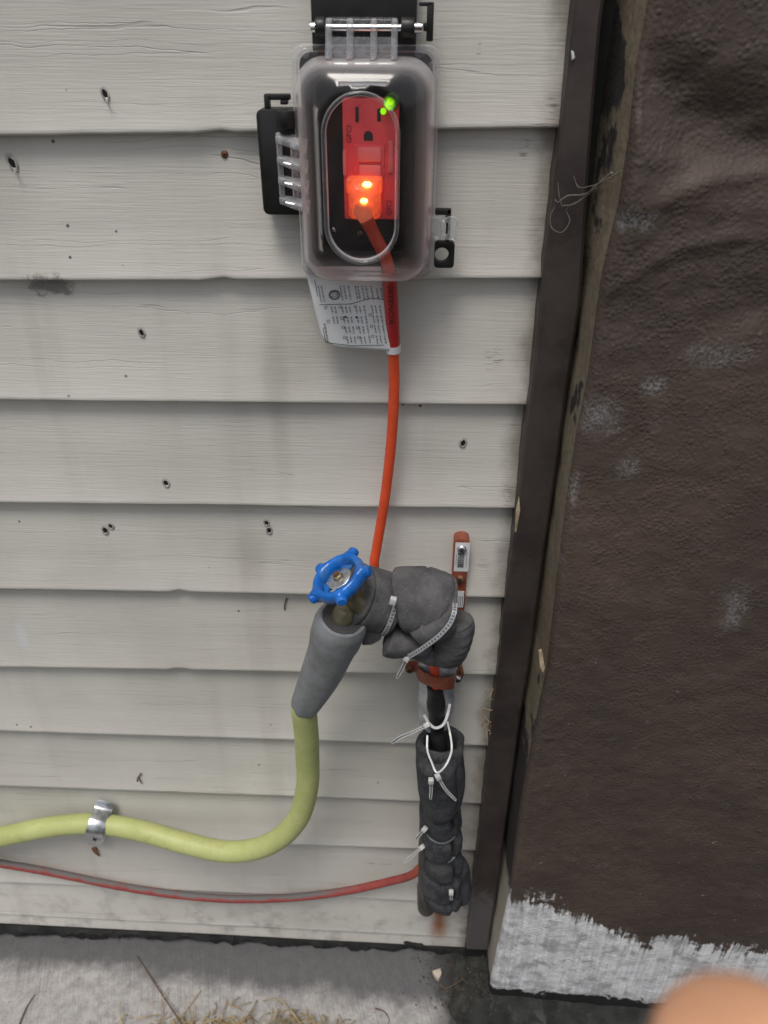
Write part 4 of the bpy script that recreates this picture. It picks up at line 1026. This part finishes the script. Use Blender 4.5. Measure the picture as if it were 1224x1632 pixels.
hp = [ge1-dv*.06, ge1+dv*.03, PX(488, 1165, -.052), PX(490, 1205, -.046), PX(490, 1250, -.044), PX(478, 1298, -.044), PX(450, 1332, -.043), PX(410, 1352, -.040), PX(360, 1357, -.036), PX(300, 1345, -.028), PX(240, 1328, -.020),
      PX(200, 1319, -.014), PX(157, 1313, -.0115), PX(110, 1314, -.0115), PX(60, 1321, -.012), PX(0, 1334, -.013), PX(-90, 1352, -.013), PX(-240, 1380, -.013), PX(-500, 1420, -.013)]
hp = smooth(hp, 10); m = MB(); m.tube(hp, .0102, 24, rf=lambda t, a: 1+.015*ns(t*30, math.cos(a), math.sin(a))); m.build('hose', M['hose'], hz)

# clamp over the hose
cl = thing('hose_clamp', 'shiny galvanized two hole strap clamping the lime hose to siding', 'clamp', PX(152, 1338, 0))
hc = PX(157, 1313, -.0115); dcl = (PX(164, 1288, 0)-PX(151, 1340, 0)).normalized(); wcl = dcl.cross(Vector((0, -1, 0))).normalized()
sy = [(.0200, .0020), (.0180, .0010), (.0155, -.0005), (.0126, -.0040)]
sy += [(.0118*math.cos(R(a_)), -.0115-.0118*math.sin(R(a_))) for a_ in range(10, 171, 16)]
sy += [(-.0126, -.0060), (-.0155, -.0036), (-.0300, -.0034), (-.0500, -.0034)]
q = [hc+dcl*a_+Vector((0, b_+.0115, 0)) for a_, b_ in sy]
q = smooth(q, 4); m = MB(); n_ = []
for i, p in enumerate(q):
    T = (q[min(i+1, len(q)-1)]-q[max(i-1, 0)]).normalized(); nn_ = wcl.cross(T)
    if nn_.dot(p-hc-Vector((0, .012, 0))) < 0: nn_ = -nn_
    n_.append(nn_)
m.ribbon(q, lambda t: .0180*min(1, .8+4*min(t, 1-t)), .0012, n_); m.build('band', M['galv'], cl, bevel=.0004)
screwhead('screw', hc+dcl*(-.0350)+Vector((0, .0115-.0046, 0)), .0050, (-.1, -1, .3), M['steel'], cl)
p, k = on_wall(153, 1353); m = MB(); m.tube([p+Vector((-.002, 0, .003)), p+Vector((0, -.003, 0)), p+Vector((.003, -.003, -.008))], lambda t: .0030*(1-.7*t), 8, rf=lambda t, a: 1+.5*ns(t*5, math.cos(a)*2, math.sin(a)*2)); m.build('rust_curl', M['rust'], cl)

# red cord along the bottom
rc = [PX(-420, 1310, -.004), PX(-200, 1342, -.004), PX(0, 1376, -.0045), PX(60, 1386, -.0045), PX(120, 1398, -.0045), PX(200, 1414, -.0045), PX(290, 1427, -.0045), PX(380, 1433, -.0048), PX(470, 1430, -.005), PX(550, 1420, -.007), PX(620, 1405, -.012), PX(655, 1395, -.020), PX(672, 1380, -.028), PX(685, 1365, -.034)]
m = MB(); m.tube(smooth(rc, 12), .0042, 14, rf=lambda t, a: 1+.05*ns(t*90, math.cos(a), math.sin(a)))
tag(m.build('red_cord', M['dcord']), 'dusty red cord sagging along the bottom siding into the foam sleeve', 'cord')

# ------------------------------------------------------------------ small natural things
fb = thing('dry_root_fibres', 'thin grey dry root fibres tangled across the dark corner board', 'fibre', PX(910, 320, -.02))
def fib(pts, r, mat=None, par=fb, nm='fibre'):
    m = MB(); m.tube(smooth(pts, 7), lambda t: r*(1-.5*t), 6); return m.build(nm, mat or M['fibre'], par)
fib([PX(975, 275, -.046), PX(955, 292, -.036), PX(935, 312, -.022), PX(915, 325, -.015), PX(897, 328, -.014)], .0006)
fib([PX(972, 283, -.046), PX(950, 296, -.033), PX(925, 318, -.017), PX(903, 333, -.013), PX(908, 352, -.013), PX(896, 370, -.014), PX(880, 364, -.014), PX(877, 345, -.013), PX(884, 330, -.013)], .0004)
fib([PX(990, 272, -.047), PX(960, 290, -.036), PX(940, 297, -.026), PX(922, 298, -.015), PX(914, 280, -.014)], .0004)
fib([PX(950, 300, -.030), PX(930, 310, -.02), PX(905, 312, -.014), PX(890, 322, -.013), PX(884, 318, -.012)], .0005)
fib([PX(896, 330, -.013), PX(891, 310, -.013), PX(889, 290, -.012)], .0003)

def ground_strand(name, label, cat, pts, r, mat):
    m = MB(); m.tube(smooth([PZ(u, v, z) for u, v, z in pts], 8), lambda t: r*(1-.6*t), 7, rf=lambda t, a: 1+.2*ns(t*20, math.cos(a), math.sin(a)))
    return tag(m.build(name, mat), label, cat)
ground_strand('dry_twig', 'long thin brown twig leaning from the straw across pale concrete', 'twig', [(300, 1650, .012), (283, 1622, .010), (255, 1580, .006), (232, 1545, .003), (218, 1523, .002)], .0011, M['twig'])
ground_strand('dry_twig', 'thick pale twig end poking up beside the straw tuft', 'twig', [(485, 1640, .004), (465, 1612, .012), (447, 1590, .022)], .0017, M['straw'])
ground_strand('dry_twig', 'faint grey twig lying alone on the concrete by the hose clamp side', 'twig', [(30, 1634, .003), (42, 1606, .002), (56, 1584, .002)], .0009, M['twig'])
ground_strand('dry_twig', 'short curled dark twig on concrete below the red cord bend', 'twig', [(598, 1607, .002), (612, 1612, .002), (620, 1624, .002), (618, 1634, .002)], .0008, M['twig'])
ground_strand('dry_twig', 'little brown twig in the dark dirt beside the masonry corner', 'twig', [(700, 1568, .004), (712, 1575, .004), (738, 1560, .012)], .0009, M['twig'])
m = MB()
for i in range(170):
    u, v = random.gauss(345, 75), random.gauss(1636, 16)
    if i % 3 == 0: u, v = random.gauss(470, 40), random.gauss(1640, 10)
    p = PZ(u, v, random.uniform(.0015, .010)); an = random.uniform(0, math.pi); L = random.uniform(.010, .032)
    d = Vector((math.cos(an)*L, math.sin(an)*L, random.uniform(-.004, .006))); k_ = Vector((random.gauss(0, .002), random.gauss(0, .002), random.uniform(0, .004)))
    q = [p-d*.5, p+k_, p+d*.5]
    for z_ in q: z_.z = max(z_.z, .0012)
    m.tube(smooth(q, 3), .00055, 5)
o = m.build('dead_grass', M['straw']); o['kind'] = 'stuff'; o['label'] = 'tuft of dry straw coloured grass lying on the concrete'
m = MB()
for i in range(320):
    u, v = random.gauss(735, 38), random.gauss(1560, 28)
    p = PZ(u, v, random.uniform(.001, .006)); r_ = random.uniform(.0003, .0013); lo = []
    for h in (-.5, .2, .6): lo.append([p+Vector((math.cos(t)*r_*(1-abs(h)*.5)*random.uniform(.7, 1.2), math.sin(t)*r_*random.uniform(.7, 1.2), h*r_)) for t in [k*1.047 for k in range(6)]])
    m.loft(lo, True, True)
o = m.build('dirt_crumbs', M['soil']); o['kind'] = 'stuff'; o['label'] = 'loose dark dirt crumbs in the corner by the masonry'
m = MB(); q = [PZ(u, v, .009) for u, v in ((689, 1547), (702, 1543), (704, 1551), (699, 1560), (694, 1556))]; m.loft([[p+Vector((0, 0, -.008)) for p in q], q], True, True)
tag(m.build('paint_flake', M['leaf'], bevel=.0004), 'single pale pinkish flake on the dirt beside the corner', 'flake')
m = MB()
for i in range(11):
    p = PX(random.gauss(784, 5), random.gauss(1150, 22), -.004); d = Vector((random.gauss(0, .004), random.gauss(0, .003), random.gauss(0, .006)))
    m.tube(smooth([p-d, p+Vector((random.gauss(0, .002), -.002, 0)), p+d], 3), .0004, 5)
o = m.build('nest_debris', M['straw']); o['kind'] = 'stuff'; o['label'] = 'wisps of dry nest debris stuck beside the corner board'
# specks caught in the siding
for (u, v, w_, h_, lab_) in ((221, 1238, 7, 12, 'dark dry sprig stuck on siding above the hose clamp'), (455, 962, 3, 12, 'thin curved dark sprig hanging from a lap left of the blue wheel')):
    p, k = on_wall(u, v); s = .0005
    m = MB(); m.tube(smooth([p+Vector((w_*s, -.0005, h_*s)), p+Vector((-.0006, -.002, 0)), p+Vector((-w_*s*.6, -.001, -h_*s))], 6), lambda t: .0007*(1-.3*t), 6); 
    if u < 300: m.tube([p+Vector((0, -.001, .001)), p+Vector((.003, -.003, -.006))], .0006, 6)
    tag(m.build('dry_sprig', M['twig']), lab_, 'sprig')

# ------------------------------------------------------------------ photographer: fingertip before the lens, unseen body added to shade the wall
def CQ(u, v, d): return CAM+(fw+A*((u-612)/F)-B*((v-816)/F))*d
tip = CQ(1152, 1640, .072)
dd_ = (-B*.93+A*.34-fw*.05).normalized(); sd_ = (A*.93+B*.34).normalized(); bk = dd_.cross(sd_)
if bk.dot(fw) < 0: bk = -bk
V_ = []; E_ = []; Rr = []
def vtx(p, r): V_.append(p); Rr.append(r); return len(V_)-1
def chain(root, pts):
    prev = root
    for p, r in pts:
        k = vtx(p, r); E_.append((prev, k)); prev = k
    return prev
def hp_(x, y, z): return tip+dd_*x+sd_*y+bk*z
wrist = vtx(hp_(.185, .035, -.012), .026)
palm = vtx(hp_(.140, .030, -.008), .030); E_.append((wrist, palm))
kn = vtx(hp_(.108, .028, -.004), .026); E_.append((palm, kn))
chain(kn, [(hp_(.092, .002, 0), .0105), (hp_(.070, .001, .003), .0096), (hp_(.048, 0, .004), .0094), (hp_(.022, 0, .002), .0086), (hp_(0, 0, 0), .0080), (hp_(-.003, 0, 0), .0060)])
for j, ln_ in ((1, 1.08), (2, 1.0), (3, .8)):
    y = .020*j; chain(kn, [(hp_(.092, .002+y, .002), .0105), (hp_(.060, .003+y, -.006), .0094), (hp_(.050, .003+y, -.024*ln_), .0088), (hp_(.070, .002+y, -.036*ln_), .0080), (hp_(.080, .002+y, -.036*ln_), .0068)])
chain(palm, [(hp_(.128, -.008, -.018), .013), (hp_(.105, -.020, -.026), .0110), (hp_(.082, -.024, -.034), .0098), (hp_(.070, -.024, -.038), .0078)])
elb = chain(wrist, [(hp_(.235, .045, -.03), .027), (Vector((.21, -.71, .60)), .036)])
shr = chain(elb, [(Vector((.21, -.84, .76)), .046), (Vector((.19, -.97, .92)), .062)])
chest = vtx(Vector((0, -1.0, .90)), .125); E_.append((shr, chest))
belly = chain(chest, [(Vector((0, -1.06, .70)), .125)]); hips = chain(belly, [(Vector((0, -1.10, .48)), .145)])
chain(chest, [(Vector((0, -.98, 1.02)), .056), (Vector((0, -.95, 1.09)), .074), (Vector((0, -.94, 1.17)), .085), (Vector((0, -.95, 1.24)), .060)])
shl = chain(chest, [(Vector((-.19, -.97, .92)), .062), (Vector((-.24, -.84, .76)), .046), (Vector((-.24, -.70, .64)), .036), (Vector((-.15, -.62, .76)), .028), (Vector((-.10, -.58, .85)), .030), (Vector((-.075, -.55, .90)), .022)])
for sg in (-1, 1):
    chain(hips, [(Vector((sg*.13, -1.02, .46)), .095), (Vector((sg*.20, -.80, .46)), .068), (Vector((sg*.19, -.93, .25)), .056), (Vector((sg*.18, -1.03, .07)), .042), (Vector((sg*.19, -.86, .03)), .034)])
me = bpy.data.meshes.new('person'); org = Vector((0, -1.0, 0)); me.from_pydata([p-org for p in V_], E_, [])
ho = bpy.data.objects.new('person', me); C.objects.link(ho); ho.location = org
sm_ = ho.modifiers.new('skin', 'SKIN'); sm_.use_smooth_shade = True
for i, r_ in enumerate(Rr): me.skin_vertices[0].data[i].radius = (r_, r_)
me.skin_vertices[0].data[wrist].use_root = True
ss = ho.modifiers.new('sub', 'SUBSURF'); ss.levels = 2; ss.render_levels = 2
def person_mat():
    t = NT('skin_and_dark_clothes'); n = t.noise(scale=40, detail=3); Z = t.xyz()[2]
    sk = t.mix(n, (.68, .33, .18), (.76, .41, .25)); cl_ = t.mix(t.noise(scale=25, detail=4), (.035, .04, .05), (.06, .065, .08))
    hd_ = t.math('MAXIMUM', t.blob(tip, (.23, .23, .23), .04), t.step(Z, .985, .995)); hd_ = t.math('MAXIMUM', hd_, t.blob((-.09, -.565, .87), (.09, .09, .09), .05))
    c = t.mix(hd_, cl_, sk); c = t.mix(t.blob((0, -.985, 1.20), (.12, .085, .11), .1), c, (.03, .022, .016)); t.col(c); t.rough(.55)
    t.b.inputs['Subsurface Weight'].default_value = .0; return t.m
me.materials.append(person_mat())
tag(ho, 'blurred bare fingertip close to the lens in front of the masonry foot, unseen body added for shade', 'person')
m = MB(); lo = []
for i in range(7):
    t = i/6; x = .001+.012*t; wd = .0052*math.sin(math.pi*(.25+.45*t)); lo.append([hp_(x, wd*s_, .0076+.0004*math.sin(math.pi*t)+.0012*(1-s_*s_)) for s_ in (-1, -.6, 0, .6, 1)])
m.v = [p for l in lo for p in l]; m.f = [(i*5+j, i*5+j+1, (i+1)*5+j+1, (i+1)*5+j) for i in range(6) for j in range(4)]; m.mi = [0]*len(m.f)
m.build('fingernail', M['nail'], ho)
